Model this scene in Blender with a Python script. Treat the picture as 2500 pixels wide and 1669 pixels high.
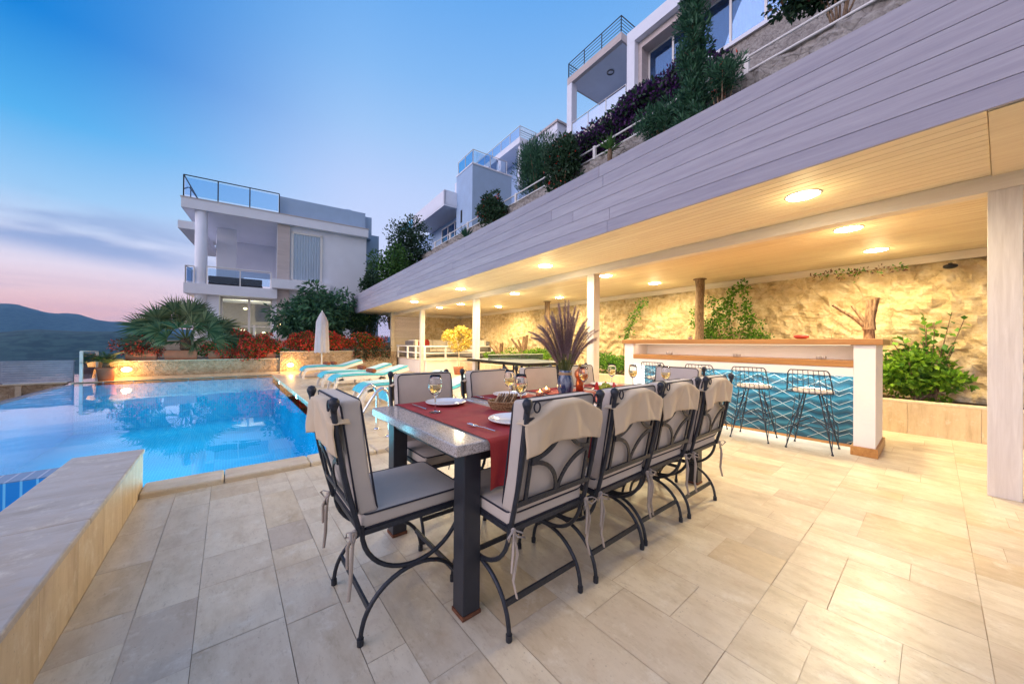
import bpy, bmesh, math, random
from mathutils import Vector, Matrix
random.seed(7)
PI = math.pi
SC = bpy.context.scene
COL = SC.collection
for o in list(bpy.data.objects): bpy.data.objects.remove(o)

# ------------------------------------------------------------------ camera
cam_d = bpy.data.cameras.new('camera'); cam = bpy.data.objects.new('camera', cam_d); COL.objects.link(cam)
cam_d.sensor_width = 36.0; cam_d.lens = 844.65 / 2500 * 36.0
cam_d.clip_start = 0.05; cam_d.clip_end = 30000
def camera_rotation(pitch, roll, yaw):
    cp, sp, cr, sr = math.cos(pitch), math.sin(pitch), math.cos(roll), math.sin(roll)
    m1 = Matrix(((1, 0, 0), (0, -sp, -cp), (0, cp, -sp)))
    m2 = Matrix(((cr, -sr, 0), (sr, cr, 0), (0, 0, 1)))
    a = (math.sin(yaw), math.cos(yaw), 0); b = (math.cos(yaw), -math.sin(yaw), 0)
    w = Matrix(((b[0], a[0], 0), (b[1], a[1], 0), (0, 0, 1)))
    t = m2 @ m1 @ w                      # world -> camera (x right, y down, z forward)
    return Matrix((t[0], -t[1], -t[2])).transposed()
cam.matrix_world = Matrix.Translation((0, 0, 1.2)) @ camera_rotation(math.radians(-.256), math.radians(.46), math.radians(-39.29)).to_4x4()
SC.camera = cam
SC.render.resolution_x = 1024; SC.render.resolution_y = 683
SC.view_settings.view_transform = 'Standard'; SC.view_settings.look = 'None'
SC.view_settings.exposure = 0.1; SC.view_settings.gamma = 1.0

# ------------------------------------------------------------------ node helper
def lin(c):
    f = lambda v: (v / 12.92) if v <= .04045 else ((v + .055) / 1.055) ** 2.4
    return tuple(f(v / 255) for v in c) + (1.0,)
class NT:
    def __init__(s, nt): s.nt = nt
    def n(s, typ, props=None, **ins):
        nd = s.nt.nodes.new(typ)
        if props:
            for k, v in props.items(): setattr(nd, k, v)
        for k, v in ins.items():
            key = int(k[1:]) if k[0] == '_' and k[1:].isdigit() else k.replace('_', ' ')
            s.set(nd, key, v)
        return nd
    def set(s, nd, key, v):
        sock = nd.inputs[key]
        if isinstance(v, bpy.types.NodeSocket): s.nt.links.new(v, sock)
        elif isinstance(v, bpy.types.Node): s.nt.links.new(v.outputs[0], sock)
        else: sock.default_value = v
    def math(s, op, a, b=0.0, c=None, clamp=False):
        nd = s.n('ShaderNodeMath', {'operation': op, 'use_clamp': clamp}, _0=a, _1=b)
        if c is not None: s.set(nd, 2, c)
        return nd.outputs[0]
    def ramp(s, fac, stops, interp='LINEAR'):
        nd = s.nt.nodes.new('ShaderNodeValToRGB'); nd.color_ramp.interpolation = interp
        el = nd.color_ramp.elements
        while len(el) < len(stops): el.new(.5)
        for e, (p, c) in zip(el, stops): e.position = p; e.color = c if len(c) == 4 else tuple(c) + (1,)
        s.nt.links.new(fac, nd.inputs[0]); return nd.outputs[0]
    def mix(s, fac, a, b, blend='MIX'):
        nd = s.nt.nodes.new('ShaderNodeMix'); nd.data_type = 'RGBA'; nd.blend_type = blend
        s.set(nd, 0, fac); s.set(nd, 6, a); s.set(nd, 7, b); return nd.outputs[2]
    def maprange(s, v, a, b, c=0.0, d=1.0, smooth=False):
        nd = s.n('ShaderNodeMapRange', {'interpolation_type': 'SMOOTHSTEP' if smooth else 'LINEAR'}, _0=v, _1=a, _2=b, _3=c, _4=d)
        return nd.outputs[0]

# ------------------------------------------------------------------ world: dusk sky
world = bpy.data.worlds.new('World'); SC.world = world; world.use_nodes = True
wt = world.node_tree; wt.nodes.clear(); W = NT(wt)
tc = W.n('ShaderNodeTexCoord'); D = tc.outputs['Generated']
sep = W.n('ShaderNodeSeparateXYZ', _0=D); zz = sep.outputs[2]
rampA = W.ramp(zz, [(0, (1.25, .62, .46, 1)), (.055, (1.20, .64, .54, 1)), (.085, (1.08, .72, .70, 1)), (.14, (.88, .80, .92, 1)), (.25, lin((160, 206, 246))), (.36, lin((84, 176, 238))), (.49, lin((12, 130, 216))), (.72, lin((40, 132, 214)))])
rampB = W.ramp(zz, [(0, (.88, .70, .85, 1)), (.12, (.75, .70, .94, 1)), (.22, (.66, .72, 1.0, 1)), (.38, lin((190, 210, 250))), (.5, lin((160, 198, 244))), (.6, lin((132, 184, 240))), (.72, lin((100, 166, 235))), (1, lin((70, 140, 220)))])
hor = W.n('ShaderNodeVectorMath', {'operation': 'MULTIPLY'}, _0=D, _1=(1, 1, 0))
hor = W.n('ShaderNodeVectorMath', {'operation': 'NORMALIZE'}, _0=hor)
def azdot(deg):
    a = math.radians(deg)
    return W.n('ShaderNodeVectorMath', {'operation': 'DOT_PRODUCT'}, _0=hor, _1=(math.sin(a), math.cos(a), 0)).outputs['Value']
mA = W.maprange(azdot(-60), .22, .74, 0, 1, True)
col = W.mix(mA, rampB, rampA)
# low streaky clouds
mp = W.n('ShaderNodeMapping', Vector=D, Scale=(2.2, 2.2, 11.0), Rotation=(0.0, 0.12, 0))
nz = W.n('ShaderNodeTexNoise', Vector=mp, Scale=1.6, Detail=4.0, Roughness=.5)
slope = W.math('ADD', zz, W.math('MULTIPLY', azdot(-75), -.10))
win = W.math('MULTIPLY', W.maprange(slope, .085, .125, 0, 1, True), W.maprange(slope, .23, .15, 0, 1, True))
bank = W.math('MULTIPLY', W.maprange(azdot(-30), .80, .96, 0, 1, True), win)
cm = W.math('MULTIPLY', bank, W.maprange(nz.outputs[0], .38, .58, 0, 1, True))
col = W.mix(W.math('MULTIPLY', cm, .85), col, lin((142, 166, 214)))
mp2 = W.n('ShaderNodeMapping', Vector=D, Scale=(1.2, 1.2, 26.0))
nz2 = W.n('ShaderNodeTexNoise', Vector=mp2, Scale=1.8, Detail=3.0)
lowm = W.math('MULTIPLY', W.maprange(zz, .16, .09, 0, 1, True), W.maprange(nz2.outputs[0], .45, .7, 0, .45, True))
col = W.mix(lowm, col, lin((205, 178, 200)))
# bright afterglow, west of the frame
east = W.math('MULTIPLY', W.maprange(azdot(165), -.2, .9, 0, 1, True), .70)
col = W.mix(east, col, (.54, .53, .62, 1))
glow = W.math('MULTIPLY', W.maprange(azdot(-84), .42, .98, 0, 1, True), W.maprange(zz, .8, .1, .25, 1, True))
col = W.mix(glow, col, (2.3, 2.0, 2.1, 1))
below = W.maprange(zz, 0, -.02)
col = W.mix(below, col, (.10, .12, .16, 1))
bg = W.n('ShaderNodeBackground', Color=col, Strength=1.0)
wo = W.n('ShaderNodeOutputWorld'); wt.links.new(bg.outputs[0], wo.inputs[0])

# soft remnant of the sun's afterglow
sun_d = bpy.data.lights.new('afterglow', 'SUN'); sun = bpy.data.objects.new('afterglow', sun_d); COL.objects.link(sun)
sun_d.energy = 0.8; sun_d.angle = math.radians(40); sun_d.color = (.95, .82, 1.0)
sun.rotation_euler = (math.radians(62), 0, math.radians(-96))
SC.cycles.max_bounces = 8; SC.cycles.diffuse_bounces = 4; SC.cycles.glossy_bounces = 4
SC.cycles.transmission_bounces = 8; SC.cycles.transparent_max_bounces = 24
SC.cycles.caustics_reflective = False; SC.cycles.caustics_refractive = False
SC.cycles.sample_clamp_indirect = 6.0

# ------------------------------------------------------------------ geometry helpers
class MB:
    def __init__(s): s.v = []; s.f = []; s.m = []; s.sm = []; s.tone = []
    def add(s, vs, fs, m=0, smooth=False, tone=None):
        b = len(s.v); s.v.extend([tuple(p) for p in vs])
        for f in fs:
            s.f.append(tuple(b + i for i in f)); s.m.append(m); s.sm.append(smooth); s.tone.append(tone if tone is not None else 0.0)
        return s
    def box(s, x0, x1, y0, y1, z0, z1, m=0, tone=None):
        vs = [(x0, y0, z0), (x1, y0, z0), (x1, y1, z0), (x0, y1, z0), (x0, y0, z1), (x1, y0, z1), (x1, y1, z1), (x0, y1, z1)]
        return s.add(vs, [(3, 2, 1, 0), (4, 5, 6, 7), (0, 1, 5, 4), (1, 2, 6, 5), (2, 3, 7, 6), (3, 0, 4, 7)], m, False, tone)
    def hexa(s, bot, top, m=0):
        return s.add(list(bot) + list(top), [(3, 2, 1, 0), (4, 5, 6, 7), (0, 1, 5, 4), (1, 2, 6, 5), (2, 3, 7, 6), (3, 0, 4, 7)], m)
    def tube(s, pts, r, n=8, m=0, caps=True, closed=False, flat=1.0):
        pts = [Vector(p) for p in pts]; N = len(pts)
        rs = r if isinstance(r, (list, tuple)) else [r] * N
        rings = []; up = None
        for i, p in enumerate(pts):
            if closed: t = pts[(i + 1) % N] - pts[i - 1]
            else: t = pts[min(i + 1, N - 1)] - pts[max(i - 1, 0)]
            if t.length < 1e-9: t = Vector((0, 0, 1))
            t.normalize()
            if up is None:
                ref = Vector((0, 0, 1)) if abs(t.z) < .9 else Vector((1, 0, 0))
                up = (ref - t * ref.dot(t)).normalized()
            else:
                up = up - t * up.dot(t)
                up = up.normalized() if up.length > 1e-6 else Vector((1, 0, 0))
            sd = t.cross(up)
            rings.append([p + (up * math.cos(a) * flat + sd * math.sin(a)) * rs[i] for a in [2 * PI * k / n for k in range(n)]])
        vs = [q for R in rings for q in R]; fs = []
        M_ = N if closed else N - 1
        for i in range(M_):
            j = (i + 1) % N
            for k in range(n):
                l = (k + 1) % n; fs.append((i * n + k, i * n + l, j * n + l, j * n + k))
        s.add(vs, fs, m, True)
        if caps and not closed:
            s.add(rings[0], [tuple(range(n - 1, -1, -1))], m); s.add(rings[-1], [tuple(range(n))], m)
        return s
    def lathe(s, prof, n=20, c=(0, 0, 0), m=0, cap=True):
        vs = []; fs = []
        for (r, z) in prof:
            for k in range(n): a = 2 * PI * k / n; vs.append((c[0] + r * math.cos(a), c[1] + r * math.sin(a), c[2] + z))
        for i in range(len(prof) - 1):
            for k in range(n):
                l = (k + 1) % n; fs.append((i * n + k, i * n + l, (i + 1) * n + l, (i + 1) * n + k))
        if cap:
            fs.append(tuple(range(n - 1, -1, -1))); b = (len(prof) - 1) * n; fs.append(tuple(range(b, b + n)))
        return s.add(vs, fs, m, True)
    def ball(s, c, r, n=10, m=0, sx=1, sy=1, sz=1):
        vs = []; fs = []; h = max(4, n // 2)
        for i in range(h + 1):
            t = PI * i / h
            for k in range(n):
                a = 2 * PI * k / n; vs.append((c[0] + sx * r * math.sin(t) * math.cos(a), c[1] + sy * r * math.sin(t) * math.sin(a), c[2] - sz * r * math.cos(t)))
        for i in range(h):
            for k in range(n):
                l = (k + 1) % n; fs.append((i * n + k, i * n + l, (i + 1) * n + l, (i + 1) * n + k))
        return s.add(vs, fs, m, True)
    def grid(s, fn, nu, nv, m=0, smooth=True, closeu=False):
        vs = [fn(i / nu, j / nv) for j in range(nv + 1) for i in range(nu + 1)]
        fs = [(j * (nu + 1) + i, j * (nu + 1) + i + 1, (j + 1) * (nu + 1) + i + 1, (j + 1) * (nu + 1) + i) for j in range(nv) for i in range(nu)]
        return s.add(vs, fs, m, smooth)
    def bar(s, a, b, w, h, m=0, up=(0, 0, 1)):
        a = Vector(a); b = Vector(b); t = (b - a).normalized(); u = Vector(up); u = (u - t * u.dot(t))
        u = u.normalized() if u.length > 1e-5 else Vector((1, 0, 0)); sd = t.cross(u)
        q = lambda p: [p - sd * w / 2 - u * h / 2, p + sd * w / 2 - u * h / 2, p + sd * w / 2 + u * h / 2, p - sd * w / 2 + u * h / 2]
        A = q(a); B = q(b)
        return s.add(A + B, [(3, 2, 1, 0), (4, 5, 6, 7), (0, 1, 5, 4), (1, 2, 6, 5), (2, 3, 7, 6), (3, 0, 4, 7)], m)
    def build(s, name, mats, parent=None, loc=None, rotz=None, bevel=0, seg=2, usetone=False, subsurf=0):
        me = bpy.data.meshes.new(name); me.from_pydata(s.v, [], s.f)
        if not isinstance(mats, (list, tuple)): mats = [mats]
        for mt in mats: me.materials.append(mt)
        me.polygons.foreach_set('material_index', s.m); me.polygons.foreach_set('use_smooth', s.sm)
        if usetone:
            at = me.attributes.new('tone', 'FLOAT', 'FACE'); at.data.foreach_set('value', s.tone)
        me.update()
        o = bpy.data.objects.new(name, me); COL.objects.link(o)
        if parent: o.parent = parent
        if loc is not None: o.location = loc
        if rotz is not None: o.rotation_euler = (0, 0, rotz)
        if bevel:
            md = o.modifiers.new('bevel', 'BEVEL'); md.width = bevel; md.segments = seg; md.limit_method = 'ANGLE'; md.angle_limit = .6
        if subsurf:
            md = o.modifiers.new('sub', 'SUBSURF'); md.levels = subsurf; md.render_levels = subsurf
        return o
def tag(o, label=None, cat=None, group=None, kind=None):
    if label: o['label'] = label
    if cat: o['category'] = cat
    if group: o['group'] = group
    if kind: o['kind'] = kind
    return o
def thing(name, label, cat, loc=(0, 0, 0), rotz=0, group=None):
    o = bpy.data.objects.new(name, None); COL.objects.link(o); o.empty_display_size = .2
    o.location = loc; o.rotation_euler = (0, 0, rotz)
    return tag(o, label, cat, group)
KIDS = {}
def children(o): return [c for c in bpy.data.objects if c.parent == o]
def dup(o, loc, rotz, label, group=None):
    r = o.copy(); COL.objects.link(r); r.location = loc; r.rotation_euler = (0, 0, rotz); r['label'] = label
    if group: r['group'] = group
    for ch in children(o):
        c = ch.copy(); COL.objects.link(c); c.parent = r
        for g in children(ch):
            d = g.copy(); COL.objects.link(d); d.parent = c
    return r
def arc(c, r, a0, a1, n, plane='yz', sx=1.0, sz=1.0):
    out = []
    for i in range(n + 1):
        a = a0 + (a1 - a0) * i / n; u, v = r * math.cos(a) * sx, r * math.sin(a) * sz
        if plane == 'yz': out.append((c[0], c[1] + u, c[2] + v))
        elif plane == 'xz': out.append((c[0] + u, c[1], c[2] + v))
        else: out.append((c[0] + u, c[1] + v, c[2]))
    return out

# ------------------------------------------------------------------ materials
def newmat(name):
    m = bpy.data.materials.new(name); m.use_nodes = True; m.node_tree.nodes.clear()
    t = NT(m.node_tree); out = t.n('ShaderNodeOutputMaterial')
    return m, t, out
def simple(name, c, rough=.5, metal=0.0, var=.12, scale=8.0, bump=0.0, bscale=60.0, coat=0.0, stretch=(1, 1, 1), spec=.5, alpha=1.0, trans=0.0, ior=1.45, sheen=0.0):
    m, t, out = newmat(name)
    tc = t.n('ShaderNodeTexCoord'); mp = t.n('ShaderNodeMapping', Vector=tc.outputs['Object'], Scale=stretch)
    nz = t.n('ShaderNodeTexNoise', Vector=mp, Scale=scale, Detail=5.0, Roughness=.6)
    d = tuple(max(0, v * (1 - var)) for v in c) + (1,); u = tuple(v * (1 + var) for v in c) + (1,)
    col = t.ramp(nz.outputs[0], [(.3, d), (.7, u)])
    p = t.n('ShaderNodeBsdfPrincipled', Base_Color=col, Roughness=rough, Metallic=metal, IOR=ior)
    p.inputs['Specular IOR Level'].default_value = spec
    p.inputs['Coat Weight'].default_value = coat; p.inputs['Transmission Weight'].default_value = trans
    p.inputs['Sheen Weight'].default_value = sheen; p.inputs['Alpha'].default_value = alpha
    if bump:
        n2 = t.n('ShaderNodeTexNoise', Vector=mp, Scale=bscale, Detail=6.0)
        b = t.n('ShaderNodeBump', Strength=bump, Distance=.02, Height=n2.outputs[0]); t.set(p, 'Normal', b)
    t.nt.links.new(p.outputs[0], out.inputs[0]); return m
def wood(name, c1, c2, axis='y', rough=.5, scale=14, bump=.25, spec=.4):
    m, t, out = newmat(name)
    st = {'x': (.06, 1, 1), 'y': (1, .06, 1), 'z': (1, 1, .06)}[axis]
    tc = t.n('ShaderNodeTexCoord'); mp = t.n('ShaderNodeMapping', Vector=tc.outputs['Object'], Scale=st)
    at = t.n('ShaderNodeAttribute', {'attribute_name': 'tone'})
    off = t.n('ShaderNodeVectorMath', {'operation': 'ADD'}, _0=mp)
    cmb = t.n('ShaderNodeCombineXYZ', _0=t.math('MULTIPLY', at.outputs['Fac'], 13.0), _1=t.math('MULTIPLY', at.outputs['Fac'], 7.0), _2=t.math('MULTIPLY', at.outputs['Fac'], 29.0))
    t.set(off, 1, cmb)
    nz = t.n('ShaderNodeTexNoise', Vector=off, Scale=scale * 3.2, Detail=7.0, Roughness=.65, Distortion=.6)
    n3 = t.n('ShaderNodeTexNoise', Vector=off, Scale=scale * .5, Detail=2.0)
    f = t.math('ADD', t.math('MULTIPLY', nz.outputs[0], .65), t.math('MULTIPLY', n3.outputs[0], .35))
    f = t.math('ADD', f, t.math('MULTIPLY', t.math('SUBTRACT', at.outputs['Fac'], .5), .16))
    col = t.ramp(f, [(.33, tuple(c1) + (1,)), (.66, tuple(c2) + (1,))])
    p = t.n('ShaderNodeBsdfPrincipled', Base_Color=col, Roughness=rough); p.inputs['Specular IOR Level'].default_value = spec
    b = t.n('ShaderNodeBump', Strength=bump, Distance=.004, Height=nz.outputs[0]); t.set(p, 'Normal', b)
    t.nt.links.new(p.outputs[0], out.inputs[0]); return m
def stone_floor(name, grain='y', rough=.34, hues=None, gscale=1.0):
    m, t, out = newmat(name)
    tc = t.n('ShaderNodeTexCoord'); at = t.n('ShaderNodeAttribute', {'attribute_name': 'tone'})
    tone = at.outputs['Fac']
    cmb = t.n('ShaderNodeCombineXYZ', _0=t.math('MULTIPLY', tone, 17.0), _1=t.math('MULTIPLY', tone, 41.0), _2=t.math('MULTIPLY', tone, 5.0))
    P = t.n('ShaderNodeVectorMath', {'operation': 'ADD'}, _0=tc.outputs['Object'], _1=cmb)
    st = {'y': (5, 1.6, 5), 'x': (1.6, 5, 5), 'z': (8, 8, 1.1)}[grain]
    mp = t.n('ShaderNodeMapping', Vector=P, Scale=tuple(v * gscale for v in st))
    g = t.n('ShaderNodeTexNoise', Vector=mp, Scale=1.8, Detail=9.0, Roughness=.70, Distortion=.15)
    bl = t.n('ShaderNodeTexNoise', Vector=P, Scale=3.0, Detail=3.0)
    hues = hues or [(0, (.55, .455, .34)), (.05, (.62, .525, .39)), (.5, (.675, .58, .43)), (.88, (.725, .635, .48)), (.95, (.67, .555, .38)), (1, (.60, .47, .30))]
    base = t.ramp(tone, hues)
    f = t.math('ADD', t.math('MULTIPLY', g.outputs[0], .75), t.math('MULTIPLY', bl.outputs[0], .25))
    col = t.mix(1.0, base, t.ramp(f, [(.28, (.62, .57, .50, 1)), (.42, (.86, .83, .79, 1)), (.52, (.97, .96, .95, 1)), (.70, (1.06, 1.06, 1.06, 1))]), 'MULTIPLY')
    st2 = t.n('ShaderNodeTexNoise', Vector=tc.outputs['Object'], Scale=1.3, Detail=7.0, Roughness=.68)
    col = t.mix(t.maprange(st2.outputs[0], .5, .72, 0, .55), col, (.46, .34, .22, 1))
    st3 = t.n('ShaderNodeTexNoise', Vector=P, Scale=7.0, Detail=8.0, Roughness=.75)
    col = t.mix(t.maprange(st3.outputs[0], .55, .68, 0, .40), col, (.50, .36, .24, 1)); col = t.mix(t.maprange(st3.outputs[0], .46, .34, 0, .45), col, (.78, .72, .60, 1))
    st4 = t.n('ShaderNodeTexNoise', Vector=mp, Scale=14.0, Detail=4.0, Roughness=.8); col = t.mix(t.maprange(st4.outputs[0], .56, .72, 0, .55), col, (.38, .28, .18, 1))
    vo = t.n('ShaderNodeTexVoronoi', Vector=P, Scale=38.0)
    pit = t.math('MULTIPLY', t.maprange(vo.outputs['Distance'], .0, .16, 1, 0), t.maprange(bl.outputs[0], .50, .64, 0, .8))
    col = t.mix(pit, col, (.22, .17, .12, 1))
    p = t.n('ShaderNodeBsdfPrincipled', Base_Color=col, Roughness=t.maprange(g.outputs[0], .3, .7, rough + .14, rough - .05)); p.inputs['Specular IOR Level'].default_value = .5
    hb = t.math('SUBTRACT', t.math('MULTIPLY', g.outputs[0], .4), pit)
    b = t.n('ShaderNodeBump', Strength=.25, Distance=.004, Height=hb); t.set(p, 'Normal', b)
    t.nt.links.new(p.outputs[0], out.inputs[0]); return m
def rock(name, cols, scale=1.0, bump=.8, rough=.9, crack=.5, warp=.10):
    m, t, out = newmat(name)
    tc = t.n('ShaderNodeTexCoord'); P = t.n('ShaderNodeMapping', Vector=tc.outputs['Object'], Scale=(scale, scale, scale))
    wz = t.n('ShaderNodeTexNoise', Vector=P, Scale=3.0, Detail=3.0)
    wp = t.mix(warp, P.outputs[0], wz.outputs['Color'])
    v = t.n('ShaderNodeTexVoronoi', {'feature': 'DISTANCE_TO_EDGE'}, Vector=wp, Scale=2.6)
    v2 = t.n('ShaderNodeTexVoronoi', Vector=wp, Scale=2.6)
    nz = t.n('ShaderNodeTexNoise', Vector=P, Scale=5.5, Detail=9.0, Roughness=.68)
    nl = t.n('ShaderNodeTexNoise', Vector=P, Scale=1.1, Detail=2.0)
    col = t.ramp(nz.outputs[0], [(.30, cols[0] + (1,)), (.45, cols[1] + (1,)), (.58, cols[2] + (1,)), (.72, cols[3] + (1,))])
    hs = t.n('ShaderNodeSeparateColor', _0=v2.outputs['Color'])
    col = t.mix(t.maprange(hs.outputs[0], 0, 1, 0, .35), col, cols[1] + (1,))
    col = t.mix(t.maprange(nl.outputs[0], .5, .7, 0, .5), col, cols[0] + (1,))
    crk = t.math('MULTIPLY', t.maprange(v.outputs['Distance'], 0, .03, crack, 0), t.maprange(nz.outputs[0], .42, .6, 1, 0))
    col = t.mix(crk, col, tuple(c * .45 for c in cols[0]) + (1,))
    p = t.n('ShaderNodeBsdfPrincipled', Base_Color=col, Roughness=rough); p.inputs['Specular IOR Level'].default_value = .2
    h = t.math('ADD', t.math('MULTIPLY', nz.outputs[0], 1.0), t.maprange(v.outputs['Distance'], 0, .07, 0, .5 * crack))
    b = t.n('ShaderNodeBump', Strength=bump, Distance=.06, Height=h); t.set(p, 'Normal', b)
    t.nt.links.new(p.outputs[0], out.inputs[0]); return m
def leafmat(name, dark, light, trans=.35, rough=.5):
    m, t, out = newmat(name)
    ge = t.n('ShaderNodeNewGeometry'); rnd = ge.outputs['Random Per Island']
    col = t.ramp(rnd, [(0, tuple(dark) + (1,)), (.6, tuple((a + b) / 2 for a, b in zip(dark, light)) + (1,)), (1, tuple(light) + (1,))])
    p = t.n('ShaderNodeBsdfPrincipled', Base_Color=col, Roughness=rough); p.inputs['Specular IOR Level'].default_value = .35
    tr = t.n('ShaderNodeBsdfTranslucent', Color=col)
    mx = t.n('ShaderNodeMixShader', _0=trans, _1=p.outputs[0], _2=tr.outputs[0])
    t.nt.links.new(mx.outputs[0], out.inputs[0]); return m
def emis(name, c, s):
    m, t, out = newmat(name); e = t.n('ShaderNodeEmission', Color=tuple(c) + (1,), Strength=s)
    t.nt.links.new(e.outputs[0], out.inputs[0]); return m
def glassmat(name, tint=(1, 1, 1), rough=0.0, fac=None, mul=1.0):
    # thin pane: transparent plus Fresnel reflection
    m, t, out = newmat(name)
    fr = t.n('ShaderNodeFresnel', IOR=1.5); tr = t.n('ShaderNodeBsdfTransparent', Color=tuple(tint) + (1,))
    gl = t.n('ShaderNodeBsdfGlossy', Color=(.9, .95, 1, 1), Roughness=rough)
    f = t.math('MULTIPLY', fr.outputs[0], 1.6, clamp=True) if fac is None else t.math('ADD', t.math('MULTIPLY', fr.outputs[0], mul), fac, clamp=True)
    mx = t.n('ShaderNodeMixShader', _0=f, _1=tr.outputs[0], _2=gl.outputs[0])
    t.nt.links.new(mx.outputs[0], out.inputs[0]); return m

def pooltile():
    m, t, out = newmat('pool_mosaic')
    tc = t.n('ShaderNodeTexCoord'); ge = t.n('ShaderNodeNewGeometry')
    sx = t.n('ShaderNodeSeparateXYZ', _0=tc.outputs['Object'])
    def lines(v, w=.05, th=.10):
        fr = t.math('FRACT', t.math('DIVIDE', v, w)); fr = t.math('ABSOLUTE', t.math('SUBTRACT', fr, .5))
        return t.maprange(fr, .5 - th, .5 - th * .4, 0, 1)
    g = t.math('MAXIMUM', lines(sx.outputs[0], .05, .13), t.math('MULTIPLY', t.math('MAXIMUM', lines(sx.outputs[1]), lines(sx.outputs[2])), .45))
    nz = t.n('ShaderNodeTexNoise', Vector=tc.outputs['Object'], Scale=14.0, Detail=2.0)
    base = t.ramp(nz.outputs[0], [(.3, (.002, .27, .56, 1)), (.7, (.006, .36, .66, 1))])
    col = t.mix(t.math('MULTIPLY', g, .85), base, (.12, .62, .88, 1))
    p = t.n('ShaderNodeBsdfPrincipled', Base_Color=col, Roughness=.9)
    p.inputs['Specular IOR Level'].default_value = .0
    t.nt.links.new(p.outputs[0], out.inputs[0]); return m
def watermat(name, tint, bump=.02, scale=2.2, ior=1.33):
    m, t, out = newmat(name)
    tc = t.n('ShaderNodeTexCoord'); mp = t.n('ShaderNodeMapping', Vector=tc.outputs['Object'], Scale=(1, 1, 1))
    nz = t.n('ShaderNodeTexNoise', Vector=mp, Scale=scale, Detail=2.0, Roughness=.4)
    b = t.n('ShaderNodeBump', Strength=bump, Distance=.1, Height=nz.outputs[0])
    fr = t.n('ShaderNodeFresnel', IOR=ior, Normal=b)
    tr = t.n('ShaderNodeBsdfTransparent', Color=tint + (1,)); gl = t.n('ShaderNodeBsdfGlossy', Color=(1, 1, 1, 1), Roughness=.015, Normal=b)
    mx = t.n('ShaderNodeMixShader', _0=t.math('MULTIPLY', fr.outputs[0], 1.05, clamp=True), _1=tr.outputs[0], _2=gl.outputs[0])
    t.nt.links.new(mx.outputs[0], out.inputs[0]); return m
def granite():
    m, t, out = newmat('granite')
    tc = t.n('ShaderNodeTexCoord')
    n1 = t.n('ShaderNodeTexNoise', Vector=tc.outputs['Object'], Scale=160.0, Detail=3.0, Roughness=.7)
    n2 = t.n('ShaderNodeTexNoise', Vector=tc.outputs['Object'], Scale=330.0, Detail=2.0)
    c = t.ramp(n1.outputs[0], [(.32, (.09, .08, .08, 1)), (.42, (.34, .31, .29, 1)), (.54, (.54, .49, .46, 1)), (.66, (.66, .60, .56, 1))])
    c = t.mix(t.maprange(n2.outputs[0], .56, .62, 0, .55), c, (.42, .30, .25, 1))
    p = t.n('ShaderNodeBsdfPrincipled', Base_Color=c, Roughness=.10); p.inputs['Specular IOR Level'].default_value = .6
    t.nt.links.new(p.outputs[0], out.inputs[0]); return m
def chevron():
    m, t, out = newmat('chevron_tile')
    tc = t.n('ShaderNodeTexCoord'); sx = t.n('ShaderNodeSeparateXYZ', _0=tc.outputs['Object'])
    u = t.math('DIVIDE', sx.outputs[1], .44); tri = t.math('ABSOLUTE', t.math('SUBTRACT', t.math('FRACT', u), .5))
    v = t.math('ADD', sx.outputs[2], t.math('MULTIPLY', t.math('SMOOTH_MIN', tri, .36, .12), .16))
    band = t.math('FRACT', t.math('DIVIDE', v, .118))
    c = t.ramp(band, [(0, (.026, .115, .145, 1)), (.25, (.010, .056, .082, 1)), (.45, (.004, .022, .038, 1)), (.55, (.024, .045, .048, 1)), (.7, (.008, .042, .062, 1)), (1, (.030, .125, .155, 1))])
    nz = t.n('ShaderNodeTexNoise', Vector=tc.outputs['Object'], Scale=5.0, Detail=4.0)
    c = t.mix(t.maprange(nz.outputs[0], .4, .7, 0, .35), c, (.02, .10, .14, 1))
    p = t.n('ShaderNodeBsdfPrincipled', Base_Color=c, Roughness=.22)
    t.nt.links.new(p.outputs[0], out.inputs[0]); return m
def mottled(name, a, b, scale, rough=.4, bump=.3, stretch=(1, 1, 1), lo=.42, hi=.58):
    m, t, out = newmat(name)
    tc = t.n('ShaderNodeTexCoord'); mp = t.n('ShaderNodeMapping', Vector=tc.outputs['Object'], Scale=stretch)
    nz = t.n('ShaderNodeTexNoise', Vector=mp, Scale=scale, Detail=5.0, Roughness=.6)
    p = t.n('ShaderNodeBsdfPrincipled', Base_Color=t.ramp(nz.outputs[0], [(lo, tuple(a) + (1,)), (hi, tuple(b) + (1,))]), Roughness=rough)
    bb = t.n('ShaderNodeBump', Strength=bump, Distance=.01, Height=nz.outputs[0]); t.set(p, 'Normal', bb)
    t.nt.links.new(p.outputs[0], out.inputs[0]); return m
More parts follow.
